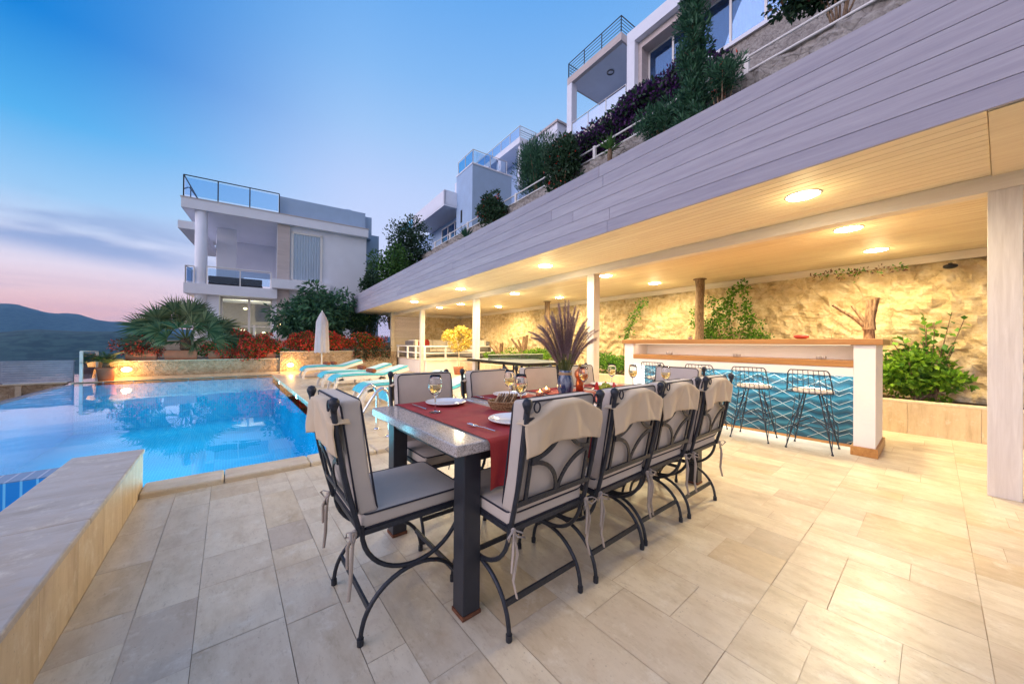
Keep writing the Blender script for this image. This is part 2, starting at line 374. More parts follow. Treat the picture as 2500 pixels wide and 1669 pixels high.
MT = dict(
    deck=stone_floor('travertine_deck', 'y'), coping=stone_floor('travertine_coping', 'x', .4),
    tface=stone_floor('travertine_panel', 'z', .45, [(0, (.60, .47, .30)), (.5, (.66, .53, .35)), (1, (.58, .44, .26))], .8),
    mortar=simple('mortar', (.48, .35, .24), .9, var=.45, scale=5), pool=pooltile(), water=watermat('pool_water', (.70, .96, 1.0)), granite=granite(), chev=chevron(),
    wall=rock('golden_limestone', [(.42, .30, .16), (.61, .47, .27), (.75, .62, .41), (.86, .77, .59)], 1.2, .8, .9, .40, .26),
    wall2=rock('dusk_grey_limestone', [(.22, .20, .19), (.34, .31, .29), (.45, .42, .39), (.55, .51, .47)], 1.5, .9),
    wall3=rock('rubble_stone', [(.30, .20, .12), (.45, .33, .22), (.55, .42, .30), (.62, .50, .37)], 2.6, .9),
    ceil=wood('limed_ceiling_board', (.70, .57, .40), (.82, .71, .52), 'y', .55, 9, .15),
    fasc=wood('limed_fascia_board', (.285, .265, .325), (.40, .375, .43), 'y', .65, 10, .25),
    beamw=wood('limed_beam', (.62, .53, .44), (.74, .67, .58), 'y', .55, 9, .2), postw=wood('limed_post', (.56, .50, .45), (.72, .67, .62), 'z', .55, 12, .25),
    oak=wood('oiled_oak', (.30, .125, .03), (.50, .25, .075), 'y', .35, 12, .2), oakz=wood('oiled_oak_short', (.30, .125, .03), (.50, .25, .075), 'x', .35, 12, .2),
    plaster=simple('white_plaster', (.82, .77, .71), .7, var=.03, scale=3, bump=.1, bscale=30), white=simple('white_paint', (.78, .76, .74), .45, var=.03),
    iron=simple('wrought_iron', (.030, .034, .045), .42, .35, var=.25, scale=40, bump=.15, bscale=120), steel=simple('anthracite_steel', (.045, .048, .060), .38, .4, var=.1, scale=12),
    rust=simple('rusted_foot', (.16, .06, .03), .7, var=.3, scale=50), chrome=simple('brushed_steel', (.72, .72, .74), .18, 1.0, var=.03),
    fabric=simple('seat_canvas', (.50, .44, .385), .85, var=.06, scale=6, bump=.12, bscale=300, sheen=.2), piping=simple('dark_piping', (.018, .018, .03), .7),
    flap=simple('back_cover_canvas', (.62, .48, .32), .85, var=.05, scale=5, bump=.12, bscale=300, sheen=.2), ribbon=simple('canvas_ribbon', (.40, .34, .29), .85),
    red=simple('red_runner', (.36, .030, .035), .75, var=.12, scale=14, bump=.12, bscale=90), porcelain=simple('porcelain', (.78, .78, .80), .12, var=.01, coat=.4),
    glass=simple('clear_glass', (1, 1, 1), .0, var=0, trans=1.0, ior=1.45), wine=simple('white_wine', (1.0, .88, .50), .0, var=0, trans=1.0, ior=1.34),
    wicker=mottled('wicker', (.20, .10, .04), (.42, .26, .12), 90, .7, .8), bread=mottled('brown_bread', (.10, .045, .02), (.30, .16, .07), 30, .8, .5),
    terra=simple('terracotta', (.42, .15, .085), .8, var=.12, scale=5, bump=.1), terrad=simple('terracotta_pot', (.34, .13, .075), .8, var=.15, scale=5),
    vase=mottled('blue_glaze', (.012, .03, .09), (.20, .24, .30), 22, .12, .15, (1, 1, .35)), twine=simple('twine', (.38, .26, .14), .9),
    plume=leafmat('grass_plume', (.29, .185, .19), (.60, .46, .44), .4, .9), straw=leafmat('dry_stalk', (.05, .10, .02), (.22, .22, .07), .2),
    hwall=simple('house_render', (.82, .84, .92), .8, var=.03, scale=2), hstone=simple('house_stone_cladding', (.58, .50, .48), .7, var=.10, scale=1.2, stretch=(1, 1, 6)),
    hshade=simple('house_render_shaded', (.38, .52, .72), .8, var=.06, scale=1.5), pgl=glassmat('house_glazing', (.55, .62, .70), 0, .22), rgl=glassmat('railing_glass', (.70, .84, .95), 0, .0, .8),  # first entry: render with bluish shade painted into its colour
    dgl=glassmat('dark_house_glazing', (.40, .62, .82), 0, .06, .7),
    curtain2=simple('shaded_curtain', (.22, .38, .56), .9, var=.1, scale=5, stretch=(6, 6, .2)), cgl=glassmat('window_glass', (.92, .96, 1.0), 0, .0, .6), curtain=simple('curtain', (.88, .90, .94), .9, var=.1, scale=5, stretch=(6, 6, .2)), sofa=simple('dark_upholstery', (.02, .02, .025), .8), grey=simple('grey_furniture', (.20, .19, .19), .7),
    resin=simple('white_resin', (.80, .74, .70), .35, var=.02), mat=simple('turquoise_mat', (.10, .50, .58), .85, var=.12, scale=5, stretch=(1, 6, 1)), towel=mottled('brown_towel', (.20, .06, .03), (.32, .11, .05), 12, .95, .4),
    matside=simple('pale_mat', (.45, .66, .70), .85), umb=simple('parasol_canvas', (.52, .46, .48), .85, var=.05), soil=simple('soil', (.07, .045, .025), .95, var=.3, scale=20, bump=.6),
    bark=mottled('bark', (.13, .08, .05), (.28, .19, .12), 22, .9, 1.0, (3, 3, .5)), drift=mottled('driftwood', (.12, .065, .035), (.30, .19, .11), 16, .85, .6, (3, 3, .6)),
    lf_dark=leafmat('dark_leaf', (0.010, 0.037, 0.017), (0.060, 0.128, 0.060)), lf_mid=leafmat('mid_leaf', (0.020, 0.076, 0.017), (0.119, 0.272, 0.051)),
    lf_warm=leafmat('bright_leaf', (0.042, 0.140, 0.011), (0.280, 0.504, 0.042)), lf_yel=leafmat('yellow_leaf', (.42, .30, .03), (.80, .66, .22)),
    lf_jun=leafmat('juniper_leaf', (0.013, 0.066, 0.040), (0.078, 0.199, 0.099)), lf_purp=leafmat('purple_bract', (.035, .012, .07), (.16, .05, .22)),
    lf_red=leafmat('red_flower', (.60, .03, .03), (.95, .13, .07)), lf_tree=leafmat('tree_leaf', (.022, .075, .040), (.10, .23, .11)), lf_palm=leafmat('palm_frond', (.030, .070, .030), (.19, .24, .11), .2), lf_rust=leafmat('rusty_leaf', (.09, .03, .02), (.22, .09, .04)),
    lf_vine=leafmat('vine_leaf', (0.027, 0.126, 0.019), (0.207, 0.436, 0.046)), lf_red2=leafmat('watermelon', (.55, .02, .02), (.65, .04, .03), .1, .3), grape=simple('green_grape', (.38, .42, .04), .2, coat=.3),
    hill=mottled('hill_scrub', (.005, .028, .024), (.030, .075, .058), .045, .95, .0), sea=watermat('sea', (.25, .30, .38), .6, .05), dark=simple('dark_metal', (.015, .015, .018), .4, .5),
    lampd=emis('downlight_diffuser', (1, .90, .70), 70), globe=emis('lit_bulkhead', (1, .66, .22), 18), led=emis('led_strip', (.95, .97, 1.0), 14), warmin=emis('interior_lamp', (1, .66, .28), 7),
    flame=emis('candle_flame', (1, .50, .15), 22), poolbulb=emis('pool_bulb', (.75, .97, 1), 16), wax=simple('candle_glass', (.75, .35, .2), .3, trans=.4), copper=simple('copper_lantern', (.60, .20, .08), .28, .8),
    louver=simple('painted_louvre', (.34, .35, .44), .6), red2=simple('red_cushion', (.38, .035, .03), .85), wht=simple('white_cushion', (.74, .68, .60), .85), red3=simple('red_ceramic', (.38, .05, .04), .3),
    inter=simple('interior_wall', (.35, .30, .26), .9),
)
YR = -math.radians(4.09)      # the pavilion is turned 4 degrees against the deck grid
cR, sR = math.cos(math.radians(4.09)), math.sin(math.radians(4.09))
def PV(x, y): return (4.78 + cR * x + sR * y, -.27 - sR * x + cR * y)     # pavilion frame -> world
# ================================================================== SETTING
def tiles(name, regions, z, mat, widths=(.15, .21, .30, .30), lens=(.22, .30, .45, .61, .61), breaks=(-.14, .52), gap=.0016, ori='y', seed=3):
    rn = random.Random(seed); mb = MB()
    for (x0, x1, y0, y1) in regions:
        x = x0
        while x < x1 - .01:
            w = rn.choice(widths); xe = min(x + w, x1)
            if x1 - xe < .1: xe = x1
            segs = sorted([y0] + [b for b in breaks if y0 < b < y1] + [y1])
            for sa, sb in zip(segs[:-1], segs[1:]):
                y = sa - (rn.uniform(0, .35) if sa == y0 else 0)
                while y < sb - .01:
                    l = rn.choice(lens); ye = min(y + l, sb)
                    if sb - ye < .12: ye = sb
                    a = max(y, sa); tn = rn.random(); tn = min(tn, .999)
                    g = gap * rn.choice((.35, .5, .8, 1.0))
                    mb.add([(x + g, a + g, z), (xe - g, a + g, z), (xe - g, ye - g, z), (x + g, ye - g, z)], [(0, 1, 2, 3)], 0, False, tn)
                    y = ye
            x = xe
    o = mb.build(name, mat, usetone=True); return o
POOLX0, POOLX1, POOLY0, POOLY1 = -3.34, 1.24, 4.06, 15.2
dk = tiles('deck', [(-.52, 7.28, -3.2, 3.85), (1.52, 7.28, 3.85, 16.2)], 0.0, MT['deck'])
tag(dk, kind='structure')
dk2 = tiles('pool_surround_paving', [(-3.0, 1.52, 15.32, 15.75)], 0.0, MT['deck'], seed=5, breaks=()); tag(dk2, kind='structure')
mb = MB(); mb.box(-.52, 1.24, -3.2, 4.0, -.3, -.004); mb.box(1.24, 9.5, -3.2, 17, -.3, -.004)
tag(mb.build('deck_bed', MT['mortar']), kind='structure')
mb = MB()                                                   # far ground: garden plateau, slope to the sea, hillside
mb.box(-3.0, 12, 15.9, 22.5, -.6, .50); tag(mb.build('garden_bed', MT['soil']), kind='structure')
mb = MB(); mb.box(-2.6, 12, 20.5, 34, -.6, 1.22); tag(mb.build('garden_terrace', MT['coping']), kind='structure')
# coping
mb = MB()
xs = [-.52, -.02, .62, 1.24, 1.52]
for a, b in zip(xs[:-1], xs[1:]): mb.box(a + .002, b - .002, 3.80, 4.075, -.02, .045, tone=random.random())
tag(mb.build('pool_coping', MT['coping'], bevel=.018, seg=3, usetone=True), kind='structure')
mb = MB(); y = 4.08
while y < 15.2:
    l = .6; mb.box(1.225, 1.515, y + .002, min(y + l, 15.2) - .002, -.10, .008, tone=random.random()); y += l
x = -3.4
while x < 1.5: mb.box(x + .002, min(x + .6, 1.515) - .002, 15.2, 15.32, -.1, .008, tone=random.random()); x += .6
tag(mb.build('pool_edge_paving', MT['coping'], bevel=.006, usetone=True), kind='structure')
# pool shell
mb = MB(); dz = -1.45
def quad(*p, m=0): mb.add(p, [tuple(range(len(p)))], m)
quad((POOLX0, -3, dz), (POOLX1, -3, dz), (POOLX1, POOLY1, dz), (POOLX0, POOLY1, dz))
quad((POOLX1, 4.06, dz), (POOLX1, 4.06, .0), (POOLX1, POOLY1, .0), (POOLX1, POOLY1, dz))
quad((POOLX0, POOLY1, dz), (POOLX1, POOLY1, dz), (POOLX1, POOLY1, .0), (POOLX0, POOLY1, .0))
quad((-.80, 4.06, dz), (POOLX1, 4.06, dz), (POOLX1, 4.06, .0), (-.80, 4.06, .0))
quad((-.80, -3, dz), (-.80, 4.06, dz), (-.80, 4.06, .0), (-.80, -3, .0))
quad((POOLX0, -3, dz), (POOLX0, POOLY1, dz), (POOLX0, POOLY1, -.04), (POOLX0, -3, -.04))
quad((POOLX0, -3, dz), (POOLX1, -3, dz), (POOLX1, -3, 0), (POOLX0, -3, 0))
tag(mb.build('pool_basin', MT['pool']), kind='structure')
mb = MB(); mb.box(POOLX0 - .22, POOLX0 - .004, -3, 15.5, -2.2, -.045)
tag(mb.build('infinity_edge', simple('wet_edge_tile', (.10, .10, .14), .15, var=.3, scale=20)), kind='structure')
mb = MB(); mb.add([(POOLX0 - .05, 5.2, -.012), (POOLX1 + .001, 5.2, -.012), (POOLX1 + .001, POOLY1, -.012), (POOLX0 - .05, POOLY1, -.012)], [(0, 1, 2, 3)])
mb.add([(-.80, 4.06, -.012), (POOLX1, 4.06, -.012), (POOLX1, 5.2, -.012), (-.80, 5.2, -.012)], [(0, 1, 2, 3)])
mb.add([(POOLX0 - .05, -3, -.30), (-.80, -3, -.30), (-.80, 4.95, -.30), (POOLX0 - .05, 4.95, -.30)], [(0, 1, 2, 3)])
tag(mb.build('pool_water', MT['water']), kind='structure')
# dividing ledge with big tiles, left of the parapet
def bigtile():
    m, t, out = newmat('ledge_tile'); tc = t.n('ShaderNodeTexCoord'); sx = t.n('ShaderNodeSeparateXYZ', _0=tc.outputs['Object'])
    fr = t.math('ABSOLUTE', t.math('SUBTRACT', t.math('FRACT', t.math('DIVIDE', sx.outputs[0], .085)), .5))
    g = t.maprange(fr, .40, .44, 0, 1); up = t.maprange(sx.outputs[2], -.01, -.004, 0, 1)
    c = t.mix(g, (.02, .26, .72, 1), (.22, .62, .95, 1)); c2 = t.mix(g, (.13, .20, .36, 1), (.30, .34, .50, 1))
    p = t.n('ShaderNodeBsdfPrincipled', Base_Color=t.mix(up, c, c2), Roughness=.25); t.nt.links.new(p.outputs[0], out.inputs[0]); return m
mb = MB(); mb.box(POOLX0 - .04, -.805, 4.93, 5.22, -1.4, 0.0); tag(mb.build('pool_ledge', bigtile()), kind='structure')
# parapet left foreground
pa = thing('parapet_wall', 'low travertine parapet wall between the deck and the pool, in the left foreground', 'wall', (0, 0, 0))
mb = MB(); mb.box(-.875, -.525, -3, 3.995, -1.4, .30)
yy = -3.0
mb = MB(); mb.box(-.865, -.535, -3, 3.985, -1.4, .300)
while yy < 3.99:
    w = min(.42, 3.99 - yy); mb.box(-.5349, -.520, yy + .001, yy + w - .001, 0.0, .300, tone=random.random()); yy += w
mb.box(-.865, -.535, 3.985, 4.0, 0.02, .30, tone=.5)
mb.build('wall_body', MT['tface'], pa, usetone=True)
mb = MB(); yy = -3.0
for e in (-.9, 1.25, 2.6, 4.01): mb.box(-.885, -.512, yy + .001, e - .001, .300, .335, tone=random.random() * .3 + .2); yy = e
mb.build('wall_cap', stone_floor('parapet_cap_stone', 'x', .5, [(0, (.47, .43, .40)), (1, (.55, .51, .475))], .6), pa, bevel=.008, usetone=True)
# sea and far hills
mb = MB(); mb.add([(-9000, -2000, -30), (6000, -2000, -30), (6000, 12000, -30), (-9000, 12000, -30)], [(0, 1, 2, 3)]); tag(mb.build('sea', MT['sea']), kind='structure')
def ridge(name, dist, prof, rough, seed, base=-30, depth=900):
    from mathutils import noise
    mb = MB(); n = 220; rows = 14; a0, a1 = -75, 60
    def hgt(a):
        for (p, h), (p2, h2) in zip(prof[:-1], prof[1:]):
            if p <= a <= p2: tt = (a - p) / (p2 - p); tt = tt * tt * (3 - 2 * tt); return h + (h2 - h) * tt
        return prof[-1][1] if a > prof[-1][0] else prof[0][1]
    def fn(u, v):
        a = math.radians(a0 + (a1 - a0) * u); d = dist + depth * v
        h = math.tan(math.radians(hgt(math.degrees(a)))) * (dist + depth * .6)
        k = math.sin(min(v / .6, 1) * PI / 2) if v < .6 else 1 - (v - .6) * .5
        p = Vector((math.sin(a) * d, math.cos(a) * d, 0))
        z = base + (h - base + 1.2) * k
        z += noise.noise(p * .006 + Vector((seed, 0, 0))) * rough * 6 * k + noise.noise(p * .03 + Vector((0, seed, 0))) * rough * 1.6 * k + noise.noise(p * .12) * rough * .8 * k
        return (p.x, p.y, z)
    mb.grid(fn, n * 3, rows * 2); return tag(mb.build(name, MT['hill']), kind='structure')
ridge('hills', 3300, [(-75, 2.2), (-45, 4.4), (-28, 3.9), (-16.7, 3.28), (-13.2, 2.6), (-8.8, 1.85), (0, 1.0), (20, .8), (60, .8)], 3.0, 1.3, -30, 1500)
ridge('headland', 1130, [(-75, -.6), (-30, -.2), (-18, .35), (-14.4, 1.02), (-10.2, 1.1), (-4, .7), (10, -.5), (60, -1)], 1.0, 5.1, -31, 420)

# lower terrace outside the pool: ground, stone wall and louvred fence
mb = MB(); mb.add([(-60, -5, -2.6), (-3.5, -5, -2.2), (-3.5, 30, -2.2), (-60, 30, -6)], [(0, 1, 2, 3)])
mb.add([(-60, 30, -6), (-3.5, 30, -2.2), (20, 60, -3), (-80, 120, -30)], [(0, 1, 2, 3)])
tag(mb.build('lower_ground', MT['soil']), kind='structure')
fs = thing('rubble_wall', 'rubble stone wall below the grey louvred fence beyond the pool', 'wall')
mb = MB(); mb.box(-9.0, -3.56, 15.42, 15.75, -3, -.02); mb.build('wall_body', MT['wall3'], fs)
mb = MB(); mb.box(-9.05, -3.50, 15.39, 15.78, -.02, .02); mb.box(-4.36, -4.26, 15.36, 15.42, -1.0, -.03); mb.build('wall_cap', MT['coping'], fs)
fe = thing('louvred_fence', 'grey louvred fence with horizontal slats beyond the left end of the pool', 'fence')
mb = MB()
for k in range(9): mb.box(-9, -3.40, 15.44 - .004, 15.46, .05 + k * .061, .05 + k * .061 + .052)
mb.build('slat_panel', MT['louver'], fe)
for px in (-8.8, -7.4, -6.0, -4.62, -3.42):
    mb = MB(); mb.box(px - .02, px + .02, 15.47, 15.52, .0, .60); mb.build('fence_post', MT['louver'], fe)
mb = MB(); mb.box(-9, -3.38, 15.42, 15.50, .60, .625); mb.build('top_rail', MT['louver'], fe)
gp = thing('glass_rail', 'short glass balustrade with pale steel posts at the far left pool corner', 'railing')
for (x, y, h) in ((-3.22, 15.26, .88), (-3.02, 15.7, .86)):
    mb = MB(); mb.box(x - .03, x + .03, y - .03, y + .03, 0, h); mb.build('post', MT['white'], gp)
mb = MB(); mb.bar((-3.22, 15.26, .885), (-3.02, 15.72, .865), .07, .02); mb.build('handrail', MT['white'], gp)
mb = MB(); mb.bar((-3.21, 15.30, .45), (-3.03, 15.66, .45), .012, .72); mb.build('pane', MT['rgl'], gp)

# far raised planting wall
def rockwall_box(name, x0, x1, y0, y1, z0, z1, ttop, label, cat='wall'):
    t = thing(name, label, cat)
    mb = MB(); nx = max(4, int((x1 - x0) / .09)); nz = max(3, int((z1 - z0) / .09))
    from mathutils import noise
    def fn(u, v):
        x = x0 + (x1 - x0) * u; z = z0 + (z1 - z0) * v
        return (x, y0 - .03 * abs(noise.noise((x * 6, 3.3, z * 6))) - .015 * noise.noise((x * 17, 1, z * 17)), z)
    mb.grid(fn, nx, nz, smooth=False); mb.box(x0, x1, y0 + .01, y1, z0, z1 - .002)
    mb.build('stone_facing', MT['wall3'], t)
    mb = MB(); x = x0
    while x < x1 - .01: mb.box(x + .002, min(x + .8, x1) - .002, y0 - .05, y0 + .26, z1, z1 + ttop, tone=random.random()); x += .8
    mb.build('coping_stone', MT['coping'], t, bevel=.008, usetone=True)
    mb = MB(); mb.box(x0, x1, y0 - .07, y0 - .035, z0, z0 + .07, tone=.6); mb.build('skirting', MT['coping'], t, usetone=True)
    return t
rockwall_box('planting_wall', -3.0, 1.50, 15.78, 16.1, 0, .545, .035, 'low stone planting wall behind the far end of the pool, carrying terracotta troughs')
rockwall_box('planting_wall', 1.50, 6.0, 15.70, 16.1, 0, .80, .035, 'taller stone planting wall behind the loungers, under the red flowers')

# ================================================================== PAVILION
pv = thing('pavilion', 'long poolside pavilion with lavender timber fascia and a lit board ceiling', 'pavilion', (4.78, -.27, 0), YR)
zc = 2.60; Y0, Y1 = -.62, 18.35; XF, XB = -1.35, 3.75
mb = MB(); x = XF + .03; rn = random.Random(11)
while x < XB:
    y = -.02
    if x > .2: y = -.02
    while y < Y1 - .02:
        l = rn.uniform(2.6, 4.2); ye = min(y + l, Y1 - .02); mb.box(x + .003, x + .095, y + .0015, ye - .0015, zc, zc + .018, tone=rn.random()); y = ye
    x += .098
mb.build('ceiling', MT['ceil'], pv, usetone=True, bevel=.004, seg=1)
mb = MB(); mb.box(XF + .02, XB, Y0 + .01, Y1 - .01, zc + .019, zc + .80); mb.box(XF + .03, XB, Y0 + .02, -.022, zc - .012, zc + .018, tone=.4); mb.build('roof_body', MT['ceil'], pv, usetone=True)
mb = MB(); rn = random.Random(4)
for k in range(6):
    z0 = zc - .012 + k * .147; y = Y0
    while y < Y1:
        l = rn.uniform(3.0, 4.6); ye = min(y + l, Y1)
        mb.box(XF - .012, XF + .012, y + .0015, ye - .0015, z0 + .002, z0 + .1455, tone=rn.random()); y = ye
    mb.box(XF + .012, XB, Y1 - .02, Y1 + .01, z0 + .002, z0 + .1455, tone=rn.random()); mb.box(XF + .012, XB, Y0 - .014, Y0 + .008, z0 + .002, z0 + .1455, tone=rn.random())
mb.build('fascia', MT['fasc'], pv, usetone=True, bevel=.002, seg=1)
mb = MB(); y = -.45
for e in (4.28, 8.62, 12.86, 17.3): mb.box(0.0, .15, y, e, 2.465, 2.598, tone=rn.random()); y = e
mb.build('beam', MT['beamw'], pv, usetone=True, bevel=.004)
for k, y in enumerate((0.0, 4.33, 8.68, 12.92)):
    mb = MB(); mb.box(-.002, .152, y - .165, y, 0, 2.464, tone=.3 + .1 * k); mb.build('post', MT['postw'], pv, usetone=True, bevel=.004)
mb = MB(); mb.box(3.40, 3.46, -.7, 16.35, 2.475, 2.597, tone=.6); mb.box(2.9, 3.44, 16.22, 16.28, 2.475, 2.597, tone=.5); mb.box(.3, 3.0, 16.28, 16.33, 2.47, 2.597, tone=.5)
mb.build('wall_moulding', MT['beamw'], pv, usetone=True, bevel=.003)
mb = MB()
for k in range(26): mb.box(.02, 1.42, 16.34, 16.36, .02 + k * .098, .02 + k * .098 + .092, tone=random.random())
mb.box(-.14, .02, 16.22, 16.38, 0, 2.6, tone=.6)
mb.build('end_wall', wood('limed_siding', (.52, .43, .33), (.66, .57, .45), 'x', .6, 9, .15), pv, usetone=True, bevel=.004, seg=1)
# retaining wall behind the pavilion
rw = thing('retaining_wall', 'tall golden rough stone retaining wall behind the pavilion, coloured dusk grey above its roof', 'wall', (4.78, -.27, 0), YR)
from mathutils import noise as NZ
def rockface(x_of, y0, y1, z0, z1, step, axis='y'):
    def fn(u, v):
        y = y0 + (y1 - y0) * u; z = z0 + (z1 - z0) * v
        d = .09 * NZ.noise((y * 1.7, z * 1.9, 2.0)) + .085 * abs(NZ.noise((y * 3.4 + z, z * 4.4 - y * .6, 7.0))) + .055 * NZ.noise((y * 8, z * 8.6, 1.0)) + .03 * abs(NZ.noise((y * 19, z * 21, 4.0)))
        return (x_of + d, y, z) if axis == 'y' else (y, x_of + d, z)
    return fn
mb = MB(); mb.grid(rockface(3.46, -2.5, 16.6, 0, 2.7, .08), 420, 62, smooth=False); mb.grid(rockface(16.42, 1.35, 3.6, 0, 2.7, .08, 'x'), 30, 34, smooth=False)
mb.build('lower_face', MT['wall'], rw)
mb = MB(); mb.grid(rockface(3.40, -3.5, 22, 2.7, 6.92, .12), 230, 44, smooth=False)
mb.add([(3.40, -3.5, 6.92), (4.1, -3.5, 6.90), (4.1, 22, 6.90), (3.40, 22, 6.92)], [(0, 1, 2, 3)])
mb.build('upper_face', MT['wall2'], rw)  # same wall as lower_face, dusk light greyed into the stone colour
# roof-top planting bed in front of the upper face
mb = MB(); mb.box(2.55, 3.36, -2, 21, 3.42, 5.55); tag(mb.build('roof_bed', MT['wall2'], loc=(4.78, -.27, 0), rotz=YR), kind='structure')
# hillside
mb = MB()
def hillfn(u, v):
    y = -25 + 75 * u; x = 4.0 + 45 * v
    z = 6.6 + 1.05 * max(0, x - 4.3) * .22 + .6 * NZ.noise((x * .3, y * .3, 0)) * (v > 0)
    if v > .12: z = min(z + (x - 9) * .35, 30)
    return (4.78 + cR * x + sR * y, -.27 - sR * x + cR * y, z)
mb.grid(hillfn, 60, 24); tag(mb.build('hillside', MT['soil']), kind='structure')
# railing on top of the retaining wall
rl = thing('wall_railing', 'white two-bar railing along the top of the retaining wall', 'railing', (4.78, -.27, 0), YR)
for k in range(-2, 9):
    y = 3.10 + 2.115 * k; mb = MB(); mb.box(3.52, 3.60, y - .045, y + .045, 6.9, 7.42); mb.build('post', MT['white'], rl)
for z in (7.06, 7.37):
    mb = MB(); mb.tube([(3.56, -2.6, z), (3.56, 20.4, z)], .026, 8); mb.build('rail', MT['white'], rl)
# planter along the back
pl = thing('stone_planter', 'long travertine-clad planter under the retaining wall, behind the bar', 'planter')
mb = MB(); y = -2.2
while y < 12.3: mb.box(7.27, 7.30, y + .0015, min(y + .61, 12.3) - .0015, 0, .425, tone=random.random()); y += .61
mb.box(7.30, 7.38, -2.2, 12.3, 0, .424, tone=.5); mb.build('front_panel', MT['tface'], pl, usetone=True)
mb = MB(); mb.box(7.262, 7.40, -2.2, 12.3, .425, .457, tone=.8); mb.build('rim', MT['coping'], pl, usetone=True, bevel=.006)
mb = MB()
mb.grid(lambda u, v: (7.39 + 1.9 * u, -2.2 + 14.5 * v, .40 + .03 * NZ.noise((u * 20, v * 90, 0))), 20, 120); mb.build('soil', MT['soil'], pl)

# ceiling lights
def downlight(x, y, label, back=False, first=[None]):
    if first[0] is None:
        t = thing('ceiling_light', label, 'ceiling light', (x, y, zc), 0, 'recessed ceiling lights')
        mb = MB(); mb.lathe([(.120, -.001), (.134, -.001), (.137, -.005), (.124, -.008), (.119, -.005)], 28, cap=False); mb.build('rim', MT['white'], t)
        mb = MB(); mb.lathe([(.0, -.0065), (.121, -.0065), (.121, -.0025), (0, -.0025)], 28, cap=False); mb.build('diffuser', MT['lampd'], t); first[0] = t
    else: t = dup(first[0], (x, y, zc), 0, label)
    for kind in (0, 1):
        if kind == 0:
            l = bpy.data.lights.new('downlight_beam', 'SPOT'); l.energy = BEAM * (.55 if back else 1.0); l.spot_size = math.radians(172); l.spot_blend = .5; l.shadow_soft_size = .09
        else:
            l = bpy.data.lights.new('downlight_glow', 'POINT'); l.energy = GLOW; l.shadow_soft_size = .10
        l.color = WARM; lo = bpy.data.objects.new(l.name, l); COL.objects.link(lo); lo.parent = t; lo.location = (0, 0, -.03 if kind == 0 else -.17)
BEAM, GLOW, WARM = 118.0, 4.5, (1.0, .77, .385)
LT = [((-.73, 1.0), 'recessed ceiling light nearest the camera, above the dining table'), ((.86, .99), 'recessed ceiling light over the open floor just behind the beam, before the bar'), ((2.42, .99), 'recessed ceiling light above the near end of the bar top, close to the stone wall'),
      ((-.73, 4.66), 'recessed ceiling light in front of the beam, second from the camera'), ((.84, 4.60), 'recessed ceiling light just right of the middle white post'), ((2.40, 4.50), 'recessed ceiling light near the stone wall, left of the trunk post'),
      ((-.73, 8.0), 'recessed ceiling light in front of the beam, third from the camera'), ((.84, 7.80), 'recessed ceiling light behind the beam, right of the second post'), ((2.35, 7.6), 'recessed ceiling light near the wall above the pampas grass vase'),
      ((-.72, 11.5), 'recessed ceiling light in front of the beam, farthest along the eaves'), ((.86, 11.15), 'recessed ceiling light behind the beam above the yellow tree'), ((2.38, 11.0), 'small recessed ceiling light near the wall above the table tennis table'),
      ((.75, 12.75), 'smallest recessed ceiling light, above the raised lounge')]
for (x, y), lb in LT:
    wx, wy = PV(x, y); downlight(wx, wy, lb, x > 2)
# ================================================================== DINING TABLE
TZ = .778
tb = thing('dining_table', 'long grey granite dining table on square anthracite steel legs', 'table', (0, 0, 0))
mb = MB(); mb.box(.72, 3.30, 1.235, 2.30, TZ - .048, TZ); mb.build('tabletop', MT['granite'], tb, bevel=.006, seg=3)
for (x, y) in ((.79, 1.284), (.79, 2.105), (3.115, 1.284), (3.115, 2.105)):
    mb = MB(); mb.box(x, x + .088, y, y + .088, .018, TZ - .049); lg = mb.build('leg', MT['steel'], tb, bevel=.004)
    mb = MB(); mb.box(x - .003, x + .091, y - .003, y + .091, .001, .018); mb.build('foot', MT['rust'], lg)
mb = MB(); mb.box(.81, 3.19, 1.30, 1.34, TZ - .105, TZ - .049); mb.box(.81, 3.19, 2.14, 2.18, TZ - .105, TZ - .049); mb.box(.80, .84, 1.34, 2.14, TZ - .105, TZ - .049); mb.box(3.16, 3.20, 1.34, 2.14, TZ - .105, TZ - .049)
mb.build('apron', MT['steel'], tb)
def runner(x0, x1, label, seed):
    mb = MB(); L0, L1 = .215, .20; Y0_, Y1_ = 1.228, 2.307; tot = L0 + (Y1_ - Y0_) + L1
    def fn(u, v):
        s = v * tot; x = x0 + (x1 - x0) * u
        w = .0035 * NZ.noise((x * 5, s * 6, seed)) + .002 * NZ.noise((x * 14, s * 3, seed))
        if s < L0:
            d = L0 - s; k = d / L0; return (x + .01 * math.sin(d * 9 + seed), Y0_ - .004 - k * .012 * (1 + math.sin(x * 38 + seed)), TZ + .004 - d)
        s -= L0
        if s < Y1_ - Y0_: return (x, Y0_ + s, TZ + .005 + abs(w))
        d = s - (Y1_ - Y0_); k = d / L1; return (x, Y1_ + .004 + k * .012 * (1 + math.sin(x * 41 + seed)), TZ + .004 - d)
    mb.grid(fn, 26, 90)
    return tag(mb.build('table_runner', MT['red']), label, 'table runner', 'red runners laid across the table')
runner(.872, 1.325, 'red runner across the near end of the table, under the nearest white plates', 1)
runner(1.478, 1.93, 'red runner across the table just beyond the bread basket', 2)
runner(2.05, 2.50, 'red runner under the pampas vase and candles', 3)
runner(2.68, 3.13, 'red runner across the far end of the table', 4)

